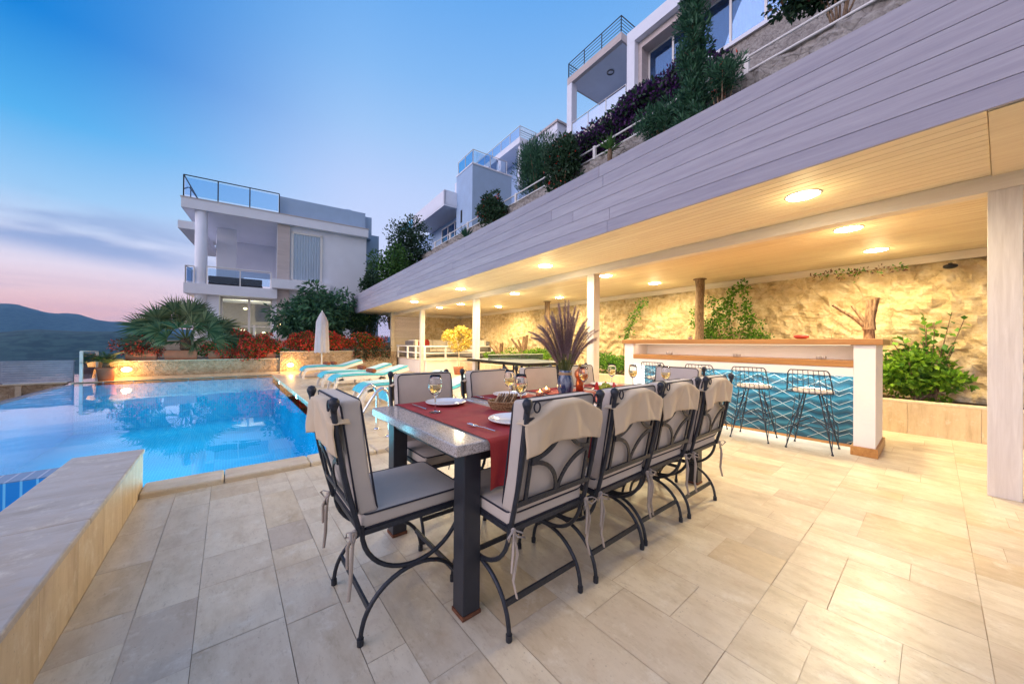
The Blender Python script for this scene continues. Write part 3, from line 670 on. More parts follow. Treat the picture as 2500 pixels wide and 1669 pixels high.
# ------------------------------------------------------------------ chairs
def rbox(name, sx, sy, sz, r, mat, parent, fn=None, sub=2):
    bm = bmesh.new(); bmesh.ops.create_cube(bm, size=1.0)
    for v in bm.verts: v.co = Vector((v.co.x * sx, v.co.y * sy, v.co.z * sz))
    bmesh.ops.bevel(bm, geom=list(bm.edges), offset=r, segments=3, profile=.6, affect='EDGES')
    bmesh.ops.subdivide_edges(bm, edges=[e for e in bm.edges if e.calc_length() > .12], cuts=sub, use_grid_fill=True)
    if fn:
        for v in bm.verts: v.co = fn(v.co)
    for f in bm.faces: f.smooth = True
    me = bpy.data.meshes.new(name); bm.to_mesh(me); bm.free(); me.materials.append(mat)
    o = bpy.data.objects.new(name, me); COL.objects.link(o)
    if parent: o.parent = parent
    return o
def make_chair(flap=True):
    t = thing('iron_chair', 'chair', 'chair', group='wrought iron chairs around the dining table')
    r = .0097
    for sx in (-1, 1):
        x = .222 * sx; mb = MB()
        lo = [(x, -.228, .0), (x, -.228, .03)] + [(x, -.226 * math.cos(a), .03 + .205 * math.sin(a)) for a in [PI * k / 20 for k in range(1, 20)]] + [(x, .228, .03), (x, .228, 0)]
        mb.tube(lo, r, 8)
        hi = [(x, -.226, .47)] + [(x, -.226 * math.cos(a), .448 - .205 * math.sin(a)) for a in [PI * k / 20 for k in range(0, 21)]]
        mb.tube(hi, r, 8); mb.bar((x, -.226, .443), (x, .226, .443), .012, .022)
        for y in (-.228, .228): mb.tube([(x, y, 0), (x, y, .028)], .0135, 8)
        mb.build('side_arch', MT['iron'], t)
    for y in (-.196, .196):
        mb = MB(); mb.bar((-.222, y, .128), (.222, y, .128), .010, .026); mb.build('stretcher', MT['iron'], t)
    mb = MB(); mb.bar((-.222, -.226, .443), (.222, -.226, .443), .012, .022); mb.bar((-.222, .226, .443), (.222, .226, .443), .012, .022); mb.bar((-.2, 0, .443), (.2, 0, .443), .02, .008); mb.build('seat_frame', MT['iron'], t)
    # back: leaning posts with finials
    def bp(z): k = (z - .46) / .5; return -.238 - .098 * k - .012 * math.sin(k * PI)
    for sx in (-1, 1):
        mb = MB(); pts = [(.226 * sx, bp(z), z) for z in [.44 + .50 * i / 10 for i in range(11)]]; mb.tube(pts, .0108, 8)
        e = pts[-1]; mb.lathe([(.011, 0), (.013, .012), (.020, .030), (.021, .040), (.014, .053), (.0, .058)], 12, (e[0], e[1], e[2] - .006)); mb.build('back_post', MT['iron'], t)
    mb = MB()
    def bpt(x, z): return (x, bp(z) - .004, z)
    zb, zt, xi = .562, .905, .178
    mb.bar(bpt(-.226, zb), bpt(.226, zb), .010, .024, up=(0, -.2, 1)); mb.bar(bpt(-.226, zt), bpt(.226, zt), .010, .020, up=(0, -.2, 1))
    for sx in (-1, 1): mb.bar(bpt(xi * sx, zb), bpt(xi * sx, zt), .016, .010, up=(0, 1, 0))
    for sx in (-1, 1):
        for sz, z0 in ((1, zb), (-1, zt)):
            pts = [bpt(sx * (xi - .172 * math.cos(a)), z0 + sz * .165 * math.sin(a)) for a in [PI / 2 * k / 12 for k in range(13)]]
            for a, b in zip(pts[:-1], pts[1:]): mb.bar(a, b, .007, .018, up=(0, 1, .2) if False else (b[2] - a[2], 0, a[0] - b[0]))
    mb.build('back_scrollwork', MT['iron'], t)
    sc = rbox('seat_cushion', .445, .47, .058, .014, MT['fabric'], t, lambda c: Vector((c.x, c.y + .008, c.z + .485 + .006 * (1 - (c.x / .22) ** 2) * (1 - (c.y / .24) ** 2))))
    mb = MB()
    for z in (.458, .511):
        q = []; rr = .03
        for (cx_, cy_, a0) in ((.222 - rr, .242 - rr, 0), (-.222 + rr, .242 - rr, PI / 2), (-.222 + rr, -.226 + rr, PI), (.222 - rr, -.226 + rr, 1.5 * PI)):
            for k in range(6): a = a0 + PI / 2 * k / 5; q.append((cx_ + rr * math.cos(a), cy_ + rr * math.sin(a), z))
        mb.tube(q, .0042, 6, closed=True)
    mb.build('piping', MT['piping'], sc)
    def tilt(c, off=.060):
        z = .74 + c.z; return Vector((c.x, bp(z) + off + c.y + .006 * math.sin(c.z * 9), z))
    bc = rbox('back_cushion', .432, .078, .465, .016, MT['fabric'], t, tilt)
    mb = MB()
    for yo in (-.037, .037):
        q = []; rr = .035; hx, hz = .213, .231
        for (cx_, cz_, a0) in ((hx - rr, hz - rr, 0), (-hx + rr, hz - rr, PI / 2), (-hx + rr, -hz + rr, PI), (hx - rr, -hz + rr, 1.5 * PI)):
            for k in range(6):
                a = a0 + PI / 2 * k / 5; v = tilt(Vector((cx_ + rr * math.cos(a), yo, cz_ + rr * math.sin(a)))); q.append(tuple(v))
        mb.tube(q, .0042, 6, closed=True)
    mb.build('piping', MT['piping'], bc)
    # canvas cover draped over the top and hanging behind
    def fl(u, v):
        x = -.238 + .476 * u; k = abs(x) / .238
        top = .962 - .11 * max(0, k - .25) ** 1.25; bot = .765 + .036 * (1 - k ** 2)
        if v < .12:
            w = v / .12; z = top + .004 * math.sin(w * PI); y = bp(.93) + .055 - w * .077
        else:
            w = (v - .12) / .88; z = top + (bot - top) * w
            y = bp(z) - .022 - .008 * w * (1 + .8 * math.cos(x * 24 + w * 1.6 * (1 if x > 0 else -1))) * (.35 + k) + .016 * max(0, k - .8) * 5 * (1)
            an = math.atan2(x, max(.02, .99 - z)); y -= .006 * NZ.noise((x * 16, z * 9, 3.0)) + .012 * w * math.sin(an * 5.5 + .6 + .5 * math.sin(z * 14)) + .004 * w * abs(math.sin(an * 11 + 2))
        return (x, y, z)
    mb = MB(); mb.grid(fl, 40, 22); o = mb.build('back_cover', MT['flap'], t)
    md = o.modifiers.new('s', 'SOLIDIFY'); md.thickness = .003
    for sx in (-1, 1):
        mb = MB(); x = .226 * sx; y = -.246; z = .458
        mb.tube([(x, y, z), (x + .02 * sx, y - .03, z + .012), (x + .05 * sx, y - .035, z - .005), (x + .03 * sx, y - .02, z - .03), (x, y, z)], .006, 6, flat=.35)
        mb.tube([(x, y, z), (x - .03 * sx, y - .03, z - .01), (x - .045 * sx, y - .03, z - .035), (x - .015 * sx, y - .02, z - .025), (x, y, z)], .006, 6, flat=.35)
        mb.tube([(x, y - .012, z), (x + .012, y - .022, z - .09), (x - .008, y - .02, z - .19), (x + .004, y - .03, z - .26)], [.006, .0085, .0085, .007], 6, flat=.3)
        mb.tube([(x, y - .01, z), (x - .018, y - .03, z - .06), (x - .024, y - .028, z - .15)], [.006, .008, .007], 6, flat=.3)
        mb.ball((x, y - .01, z), .011, 8); mb.build('tie_ribbon', MT['ribbon'], t)
        mb = MB(); mb.tube([(x * .82 + .016 * math.cos(a), bp(.93) - .012, .955 + .02 * math.sin(a)) for a in [2 * PI * k / 12 for k in range(13)]], .0035, 6, closed=False); mb.build('corner_loop', MT['piping'], t)
    return t
ch = make_chair()
ch['label'] = 'wrought iron chair at the near end of the table, beside the pool'
ch.location = (.642, 1.662, 0); ch.rotation_euler = (0, 0, -PI / 2)
CH = [((1.108, 1.315), .0, 'nearest of the four covered iron chairs along the right side of the table'), ((1.664, 1.312), .01, 'second covered iron chair along the right side of the table'),
      ((2.168, 1.322), -.012, 'third covered iron chair along the right side of the table'), ((2.704, 1.305), .0, 'farthest of the four covered iron chairs along the right side, nearest the bar'),
      ((1.135, 2.165), PI, 'iron chair across the table behind the nearest wine glass, its tan back cushion facing us'), ((1.72, 2.13), PI + .03, 'iron chair across the table behind the bread basket'),
      ((2.335, 2.18), PI - .02, 'iron chair across the table directly left of the pampas vase'), ((2.88, 2.15), PI, 'iron chair across the table just right of the pampas vase'),
      ((3.27, 1.655), PI / 2, 'iron chair at the far end of the table, before the bar stools')]
for (x, y), a, lb in CH: dup(ch, (x, y, 0), a, lb)

# ------------------------------------------------------------------ tableware
RZ = TZ + .009
def plate(x, y, r, label, first=[None]):
    if first[0] is None:
        mb = MB(); mb.lathe([(0, .006), (.085, .006), (.092, .009), (.132, .020), (.136, .021), (.137, .018), (.128, .013), (.09, .001), (.08, 0), (0, 0)], 40, cap=False)
        o = mb.build('dinner_plate', MT['porcelain'], loc=(x, y, RZ)); tag(o, label, 'plate', 'white dinner plates on the table'); first[0] = o
    else:
        o = first[0].copy(); COL.objects.link(o); o.location = (x, y, RZ); o['label'] = label
plate(1.145, 2.10, 1, 'white dinner plate behind the nearest wine glass, beside the knife'); plate(1.175, 1.415, 1, 'white dinner plate beside the fork at the near right of the table')
plate(1.72, 2.12, 1, 'white dinner plate half hidden behind the bread basket'); plate(1.72, 1.42, 1, 'white dinner plate hidden by the back of the second right-hand chair')
plate(2.91, 2.10, 1, 'white dinner plate beyond the fruit, under the far wine glasses'); plate(2.92, 1.42, 1, 'white dinner plate at the far right of the table'); plate(2.30, 1.40, 1, 'white dinner plate in front of the third right-hand chair')
def glass(x, y, label, first=[None]):
    if first[0] is None:
        t = thing('wine_glass', label, 'wine glass', (x, y, RZ), 0, 'glasses of white wine on the table')
        pr = [(.0, 0), (.035, .001), (.033, .004), (.008, .009), (.0042, .02), (.004, .088), (.010, .098), (.030, .118), (.040, .145), (.041, .168), (.036, .198), (.031, .222)]
        inn = [(.030, .222), (.035, .198), (.0398, .168), (.0388, .146), (.029, .121), (.008, .102), (0, .101)]
        mb = MB(); mb.lathe(pr + inn, 28, cap=False); mb.build('bowl_and_stem', MT['glass'], t)
        mb = MB(); mb.lathe([(0, .1025), (.008, .1035), (.0285, .1225), (.0382, .1465), (.0391, .165), (0, .165)], 28, cap=False); mb.build('wine', MT['wine'], t); first[0] = t
    else: dup(first[0], (x, y, RZ), 0, label)
glass(.955, 1.885, 'nearest glass of white wine, standing on the red runner by the knife'); glass(1.41, 1.63, 'glass of white wine just behind the bread basket'); glass(1.56, 1.93, 'glass of white wine partly behind the one by the bread basket')
glass(2.30, 1.86, 'large glass of white wine in front of the copper bottle'); glass(2.90, 2.32 - .32, 'glass of white wine seen against the green hedge'); glass(2.95, 1.80, 'glass of white wine in front of the left bar pillar'); glass(3.02, 1.52, 'glass of white wine in front of the grey blue chair back')
def cutlery(kind, x, y, a, label):
    mb = MB()
    if kind == 'fork':
        mb.tube([(0, -.10, .004), (0, -.02, .007), (0, .03, .004)], [.0055, .0035, .004], 6, flat=.4)
        mb.ball((0, .05, .005), .014, 10, sy=1.6, sz=.25)
        for k in range(4): mb.tube([(-.009 + .006 * k, .06, .005), (-.009 + .006 * k, .10, .007)], .0017, 5)
    elif kind == 'spoon': mb.tube([(0, -.10, .004), (0, -.02, .007), (0, .05, .004)], [.0055, .0035, .004], 6, flat=.4); mb.ball((0, .075, .006), .018, 12, sy=1.5, sz=.3)
    else:
        mb.tube([(0, -.11, .004), (0, 0, .005)], [.006, .005], 6, flat=.5); mb.tube([(0, 0, .005), (0, .06, .004), (.002, .115, .004)], [.005, .008, .003], 6, flat=.2)
    return tag(mb.build(kind, MT['chrome'], loc=(x, y, RZ), rotz=a), label, kind)
cutlery('knife', .950, 2.10, .0, 'steel knife lying on the red runner left of the nearest glass'); cutlery('fork', .957, 1.40, .12, 'steel fork beside the right-hand near plate')
cutlery('fork', 1.345, 2.02, .2, 'steel fork right of the plate behind the nearest glass'); cutlery('fork', 1.50, 2.14, .1, 'steel fork left of the plate behind the bread basket')
# bread basket
bk = thing('bread_basket', 'oval wicker basket filled with sliced brown bread', 'basket', (1.365, 1.73, TZ + .002), -.69)
mb = MB()
for i, (rx, ry, z) in enumerate([(.080, .060, .004), (.088, .066, .012), (.094, .071, .021), (.099, .075, .030), (.103, .078, .039), (.106, .081, .048)]):
    mb.tube([(rx * math.cos(a) * (1 + .02 * math.sin(18 * a + i * PI)), ry * math.sin(a) * (1 + .02 * math.sin(18 * a + i * PI)), z) for a in [2 * PI * k / 54 for k in range(54)]], .0046, 6, closed=True)
for k in range(26): a = 2 * PI * k / 26; mb.tube([(.078 * math.cos(a), .058 * math.sin(a), .002), (.107 * math.cos(a), .082 * math.sin(a), .052)], .003, 5)
mb.tube([(.109 * math.cos(a), .084 * math.sin(a), .055 + .002 * math.sin(30 * a)) for a in [2 * PI * k / 60 for k in range(60)]], .0062, 6, closed=True)
mb.ball((0, 0, .004), .075, 16, sy=.75, sz=.03); mb.build('wicker_body', MT['wicker'], bk)
for k in range(8):
    def sl(u, v, k=k):
        a = 2 * PI * u; r = .048 * (1 - .08 * math.cos(2 * a)) * (v if v <= 1 else 1)
        return (-.062 + .016 * k + .022 * (r * math.sin(a)) / .05, r * math.cos(a) * 1.08, .062 + r * math.sin(a) * .85)
    mb = MB(); mb.grid(lambda u, v: sl(u, v), 24, 3); o = mb.build('bread_slice', MT['bread'] if k % 3 else simple('bread_crumb_slice', (.50, .33, .20), .85, var=.2, scale=40), bk)
    md = o.modifiers.new('s', 'SOLIDIFY'); md.thickness = .009
# vase with pampas grass
vs = thing('vase', 'dark blue glazed vase tied with twine on the table centre', 'vase', (2.13, 1.91, TZ + .012))
mb = MB(); mb.lathe([(.048, 0), (.053, .004), (.066, .05), (.068, .085), (.062, .13), (.050, .162), (.047, .172), (.052, .196), (.049, .197), (.043, .172), (.045, .16), (.055, .12), (.055, .02), (0, .01)], 32, cap=False); mb.build('vase_body', MT['vase'], vs)
mb = MB()
for k in range(4): mb.tube([(.0505 * math.cos(a), .0505 * math.sin(a), .160 + .006 * k + .003 * math.sin(a * 2 + k)) for a in [2 * PI * j / 24 for j in range(24)]], .0034, 5, closed=True)
mb.tube([(.05, 0, .165), (.066, .01, .14), (.072, .012, .09)], .003, 5); mb.build('twine', MT['twine'], vs)
pg = thing('pampas_grass', 'tall bunch of purplish brown fountain grass plumes in the blue vase', 'dried grass', (2.13, 1.91, TZ + .012))
rn = random.Random(21)
rt = Vector((.774, -.633, 0)); fw = Vector((.633, .774, 0))
for k in range(60):
    s = -1 + 2 * (k % 21) / 20.0 + rn.uniform(-.09, .09); dpt = rn.uniform(-.5, .5) if k < 21 else rn.uniform(-.25, .6)
    Lh = (.66 - .16 * abs(s) ** 1.6) * rn.uniform(.78, 1.05); out = s * .26 * rn.uniform(.8, 1.08)
    pts = []
    for i in range(15):
        q = i / 14; sp = out * (q ** 1.5); p = rt * (sp + .02 * s) + fw * (dpt * .16 * q ** 1.4); droop = -.10 * abs(s) * max(0, q - .65) ** 2 * 4
        pts.append(Vector((p.x, p.y, .10 + Lh * q * (1 - .10 * abs(s) * q) + droop)))
    mb = MB(); mb.tube(pts[:6], .0016, 5, m=1)
    def samp(q):
        f_ = q * 14; i = min(13, int(f_)); return pts[i].lerp(pts[i + 1], f_ - i), (pts[i + 1] - pts[i]).normalized()
    n = 620
    for j in range(n):
        q = .34 + .66 * (j / n); c, tg = samp(min(q, .999)); w = .027 * math.sin(min(1, (q - .30) / .30) * PI / 2) * (1.02 - q) ** .45 * 1.35
        a = rn.uniform(0, 2 * PI); pr = tg.orthogonal().normalized(); pr = Matrix.Rotation(a, 3, tg) @ pr
        tip = c + pr * w * 1.35 + tg * rn.uniform(.010, .024); sd = tg.cross(pr).normalized() * .0010
        mb.add([c + sd, c - sd, tip], [(0, 1, 2)], 0)
    mb.tube(pts[5:], [.006 * (1.05 - i / 10) for i in range(10)], 5, m=0)
    mb.build('plume', [MT['plume'], MT['straw']], pg)
mb = MB()
for k in range(30):
    a = rn.uniform(0, 2 * PI); r = rn.uniform(.01, .04); mb.tube([(r * .6 * math.cos(a), r * .6 * math.sin(a), .08), (r * 1.1 * math.cos(a), r * 1.1 * math.sin(a), .19), (r * 2.6 * math.cos(a), r * 2.6 * math.sin(a), .33)], .0022, 4)
mb.build('stalks', MT['straw'], pg)
# candles, copper bottle, fruit
def candle(x, y, label, first=[None]):
    if first[0] is None:
        t = thing('tealight', label, 'candle', (x, y, RZ), 0, 'lit tealights beside the vase'); mb = MB(); mb.lathe([(0, 0), (.030, 0), (.036, .012), (.034, .030), (.031, .030), (.032, .012), (0, .008)], 20, cap=False); mb.build('holder', MT['wax'], t)
        mb = MB(); mb.lathe([(0, .018), (.004, .02), (.009, .028), (.005, .042), (0, .050)], 10, cap=False); mb.build('flame', MT['flame'], t); first[0] = t
    else: t = dup(first[0], (x, y, RZ), 0, label)
    l = bpy.data.lights.new('candle_light', 'POINT'); l.energy = .35; l.color = (1, .5, .16); l.shadow_soft_size = .01; lo = bpy.data.objects.new('candle_light', l); COL.objects.link(lo); lo.parent = t; lo.location = (0, 0, .055)
candle(1.93, 2.0, 'lit tealight nearer the camera, left of the blue vase'); candle(2.10, 2.10, 'lit tealight farther back, touching the left edge of the blue vase')
cb = thing('copper_bottle', 'copper coloured round-shouldered bottle right of the blue vase', 'bottle', (2.42, 2.0, RZ))
mb = MB(); mb.lathe([(0, 0), (.034, 0), (.036, .06), (.030, .10), (.045, .125), (.050, .15), (.040, .18), (.018, .20), (.012, .215), (.0, .215)], 24, cap=False); mb.build('bottle_body', MT['copper'], cb)
mb = MB(); mb.lathe([(.0, .214), (.013, .214), (.013, .235), (0, .236)], 12, cap=False); mb.build('stopper', MT['lf_yel'], cb)
fb = thing('fruit_bowl', 'white bowl of green grapes and watermelon behind the right-hand chairs', 'fruit bowl', (2.46, 1.76, TZ + .002))
mb = MB(); mb.lathe([(0, 0), (.05, 0), (.10, .03), (.118, .042), (.115, .043), (.09, .03), (0, .012)], 28, cap=False); mb.build('bowl', MT['porcelain'], fb)
mb = MB(); rn = random.Random(3)
for k in range(46):
    a = rn.uniform(0, 2 * PI); r = rn.uniform(0, .075); mb.ball((r * math.cos(a), r * math.sin(a), .035 + .05 * (1 - r / .08) * rn.random() + .012), .0115, 8)
mb.build('grapes', MT['grape'], fb)
for (x, y, a) in ((.05, -.05, .3), (.06, .04, -.5), (-.05, .05, 1.2)):
    mb = MB(); mb.add([(-.035, -.008, .03), (.035, -.008, .03), (0, -.008, .10), (-.035, .008, .03), (.035, .008, .03), (0, .008, .10)], [(0, 1, 2), (5, 4, 3), (0, 3, 4, 1), (1, 4, 5, 2), (2, 5, 3, 0)]); o = mb.build('watermelon_slice', MT['lf_red2'], fb, loc=(x, y, 0), rotz=a)

# ================================================================== BAR
bar = thing('bar_counter', 'white bar counter with oak tops and a blue chevron tiled front', 'bar', (0, 0, 0))
mb = MB(); mb.box(5.335, 6.22, .345, 3.475, 1.217, 1.283, tone=.4); mb.build('top_slab', MT['oak'], bar, usetone=True, bevel=.004)
for (y0, y1) in ((.402, .572), (3.275, 3.445)):
    mb = MB(); mb.box(5.375, 6.17, y0, y1, .0, 1.216); o = mb.build('pillar', MT['plaster'], bar)
    mb = MB(); z = .10; mb.box(5.352, 6.19, y0 - .022, y1 + .022, 0.001, z, tone=.7); mb.build('plinth', MT['oakz'], o, usetone=True, bevel=.003)
mb = MB(); mb.box(5.362, 5.90, .5735, 3.2735, .965, 1.036, tone=.6); mb.build('counter_shelf', MT['oak'], bar, usetone=True, bevel=.003)
mb = MB(); mb.box(5.372, 5.412, .5735, 3.2735, .862, .9635); mb.build('shelf_apron', MT['plaster'], bar)
mb = MB(); mb.box(5.76, 5.90, .5735, 3.2735, .0, .9635); mb.box(5.82, 5.90, .5735, 3.2735, 1.037, 1.2155); mb.build('body', MT['plaster'], bar)
mb = MB(); mb.box(5.742, 5.7595, .5735, 3.2735, .03, .962); fp = mb.build('tiled_front', MT['chev'], bar)
mb = MB(); mb.box(5.732, 5.752, .5735, 3.2735, .001, .030, tone=.5); mb.build('oak_skirting', MT['oak'], bar, usetone=True)
# raised white zigzag lines on the tiled front
mb = MB(); U, Vv = .092, .054; xf = 5.739
hts = [0, 1, 2, 3, 2, 3, 2, 1]
def zz(y, ph):
    q = (y / U + ph) % 8; i = int(q); f_ = q - i; return (hts[i] + (hts[(i + 1) % 8] - hts[i]) * f_) * Vv
for row in range(-2, 8):
    for ph in (0, 4):
        base = row * .162
        ys = [.5745 + (U / 2) * i for i in range(int(2.7 / (U / 2)) + 1)] + [3.2725]
        br = sorted(set([round(y, 5) for y in ys] + [round(k * U - (ph % 1) * U, 5) for k in range(5, 40) if .5745 < k * U < 3.2725]))
        for a, b in zip(br[:-1], br[1:]):
            if b - a < .002: continue
            za, zb = base + zz(a, ph), base + zz(b, ph)
            if min(za, zb) < .036 or max(za, zb) > .958: continue
            h = .0025; mb.add([(xf, a, za - h), (xf, b, zb - h), (xf, b, zb + h), (xf, a, za + h), (5.742, a, za - h), (5.742, b, zb - h), (5.742, b, zb + h), (5.742, a, za + h)], [(3, 2, 1, 0), (0, 1, 5, 4), (2, 3, 7, 6)])
mb.build('chevron_inlay', simple('cream_inlay', (.38, .39, .33), .4, var=.03), fp)
mb = MB(); mb.box(5.415, 5.432, .60, 3.25, .948, .957); mb.build('led_strip', MT['led'], bar)
for k in range(3):
    l = bpy.data.lights.new('led_light', 'AREA'); l.shape = 'RECTANGLE'; l.size = .02; l.size_y = .88; l.energy = 16.0; l.color = (.88, .95, 1.0)
    lo = bpy.data.objects.new('led_light', l); COL.objects.link(lo); lo.parent = bar; lo.location = (5.424, 1.02 + .9 * k, .940); lo.rotation_euler = (0, 0, 0)
mb = MB(); mb.box(5.40, 5.412, .60, 3.25, 1.208, 1.216); mb.build('added_fill_strip', emis('fill_glow', (1, .80, .55), 1.2), bar)  # added glowing strip, brightens the dark recess under the bar top
l = bpy.data.lights.new('recess_fill', 'AREA'); l.shape = 'RECTANGLE'; l.size = .02; l.size_y = 2.6; l.energy = 4.5; l.color = (1, .82, .60); lo = bpy.data.objects.new('recess_fill', l); COL.objects.link(lo); lo.parent = bar; lo.location = (5.43, 1.92, 1.205); lo.rotation_euler = (0, math.radians(-35), 0)  # added fill light for the recess above the shelf
l = bpy.data.lights.new('panel_led', 'AREA'); l.shape = 'RECTANGLE'; l.size = .02; l.size_y = 2.65; l.energy = 15.0; l.color = (.85, .96, 1.0); lo = bpy.data.objects.new('panel_led', l); COL.objects.link(lo); lo.parent = bar; lo.location = (5.700, 1.92, .955); lo.rotation_euler = (0, math.radians(-14), 0)
# things on the bar
sk = 0
for (y, r_, lb) in ((2.735, .030, 'small round socket box on the oak shelf, left end of the bar'), (1.77, .030, 'small pale double socket on the oak shelf, middle of the bar'), (.87, .036, 'small brown spice jars on the oak shelf near the right pillar')):
    t = thing('jar_pair', lb, 'jar', (5.55, y, 1.037)); 
    for s in (-1, 1):
        mb = MB(); mb.lathe([(0, 0), (.022, 0), (.026, .01), (.026, .035), (.02, .042), (0, .043)], 16, cap=False); mb.build('jar', simple('jar_glass', (.32, .28, .24), .25, var=.2), t, loc=(0, s * .022, 0))
t = thing('ceramic_dish', 'small red ceramic bowl on the oak bar top', 'bowl', (5.6, 1.07, 1.284)); mb = MB(); mb.lathe([(0, 0), (.04, 0), (.075, .022), (.078, .04), (.06, .055), (.045, .05), (.0, .03)], 24, cap=False); mb.build('bowl_body', MT['red3'], t)
t = thing('potted_succulent', 'tiny potted succulent on the bar top beside the trunk post', 'plant', (5.65, 2.45, 1.284)); mb = MB(); mb.lathe([(0, 0), (.028, 0), (.036, .04), (0, .038)], 16, cap=False); mb.build('pot', simple('grey_pot', (.30, .2, .2), .6), t)
mb = MB(); rn = random.Random(9)
for k in range(40): a = rn.uniform(0, 2 * PI); e = rn.uniform(.2, 1.4); d = Vector((math.cos(a) * math.cos(e), math.sin(a) * math.cos(e), math.sin(e))); s_ = Vector((-d.y, d.x, 0)) * .006; b0 = Vector((0, 0, .04)); mb.add([b0 - s_, b0 + s_, b0 + d * rn.uniform(.03, .06)], [(0, 1, 2)])
mb.build('leaves', MT['lf_mid'], t)
def driftwood(loc, rz, sc, label, seed):
    t = thing('driftwood', label, 'driftwood', loc, rz); rn = random.Random(seed); mb = MB()
    mb.tube([(0, 0, 0), (.0, .0, .10 * sc), (.0, .01, .17 * sc)], [.055 * sc, .05 * sc, .045 * sc], 10); mb.build('stump', MT['drift'], t)
    for (dy, dz, r0) in ((.34, .36, .022), (.16, .34, .02), (-.01, .40, .042), (-.07, .42, .030)):
        mb = MB(); mb.tube([(0, 0, .12 * sc), (.01, dy * .35 * sc, (.12 + dz * .4) * sc), (rn.uniform(-.03, .03), dy * sc, (.1 + dz) * sc)], [r0 * 1.5 * sc, r0 * 1.15 * sc, r0 * .8 * sc], 8); mb.build('limb', MT['drift'], t)
driftwood((5.95, .50, 1.284), 0, .95, 'bleached driftwood stump standing on the right end of the bar top', 1)
# ------------------------------------------------------------------ stools
def make_stool():
    t = thing('bar_stool', 'stool', 'bar stool', (5.32, .91, 0), 0, 'wire bar stools in front of the tiled bar front')
    m = MT['iron']; w = .0035
    def S(u, v):   # seat shell: u -1..1 across (y), v 0..1 back to front (x)
        return (-.17 + .36 * v, .205 * u * (1 - .10 * v), .655 + .02 * u * u - .02 * math.sin(v * PI))
    def B(u, v):
        return (-.17 - .075 * v, .205 * u * (1 - .12 * v), .655 + .27 * v + .02 * u * u * (1 - v))
    mb = MB()
    for i in range(9): u = -1 + i / 4; mb.tube([S(u, k / 8) for k in range(9)], w, 5)
    for j in range(7): v = j / 6; mb.tube([S(-1 + k / 5, v) for k in range(11)], w, 5)
    mb.build('wire_seat', m, t)
    mb = MB()
    for i in range(9): u = -1 + i / 4; top = 1 - (max(0, abs(u) - .72) ** 2) * 3; mb.tube([B(u, top * k / 6) for k in range(7)], w, 5)
    for j in range(1, 5): v = j / 5; mb.tube([B(-1 + k / 5, v) for k in range(11)], w, 5)
    mb.tube([B(-1, 0), B(-1, .5), B(-.985, .75)] + [B(-1 + .16 * (1 - math.cos(a)), .78 + .22 * math.sin(a)) for a in [PI / 2 * k / 6 for k in range(7)]] + [B(0, 1)] + [B(1 - .16 * (1 - math.cos(a)), .78 + .22 * math.sin(a)) for a in [PI / 2 * (6 - k) / 6 for k in range(7)]] + [B(.985, .75), B(1, .5), B(1, 0)], .0062, 6)
    mb.build('wire_back', m, t)
    mb = MB(); mb.lathe([(0, 0), (.17, 0), (.182, .012), (.178, .030), (.15, .038), (0, .042)], 26, cap=False)
    mb.v = [(x * 1.0, y * 1.05, z) for x, y, z in mb.v]; mb.build('seat_pad', MT['wht'], t, loc=(.01, 0, .657))
    for sx in (-1, 1):
        for sy in (-1, 1):
            mb = MB(); a = Vector((sx * .06, sy * .07, .64)); b = Vector((sx * .205, sy * .205, .012))
            mb.tube([a, a.lerp(b, .5), b], .0068, 6); c = Vector((sx * .10, sy * .14, .62)); d = a.lerp(b, .80); mb.tube([c, d], .0045, 5); mb.tube([a.lerp(b, .25), a.lerp(b, .6) + Vector((0, sy * .05, 0)), a.lerp(b, .95)], .0045, 5)
            mb.lathe([(.012, 0), (.012, .012), (.006, .02)], 8, (b.x, b.y, 0)); mb.build('leg', m, t)
    mb = MB(); z = .27
    q = [(-.15, -.15, z), (.15, -.15, z), (.15, .15, z), (-.15, .15, z)]
    mb.tube(q + [q[0]], .005, 5); mb.tube([q[0], (0, 0, z + .10), q[2]], .0045, 5); mb.tube([q[1], (0, 0, z + .10), q[3]], .0045, 5); mb.build('footrest', m, t); return t
st = make_stool(); st['label'] = 'black wire bar stool nearest the right-hand bar pillar'
dup(st, (5.32, 1.50, 0), .03, 'second black wire bar stool from the right-hand bar pillar'); dup(st, (5.33, 2.09, 0), -.02, 'third black wire bar stool from the right-hand pillar, behind the chair backs'); dup(st, (5.32, 2.78, 0), .02, 'black wire bar stool nearest the left-hand bar pillar')
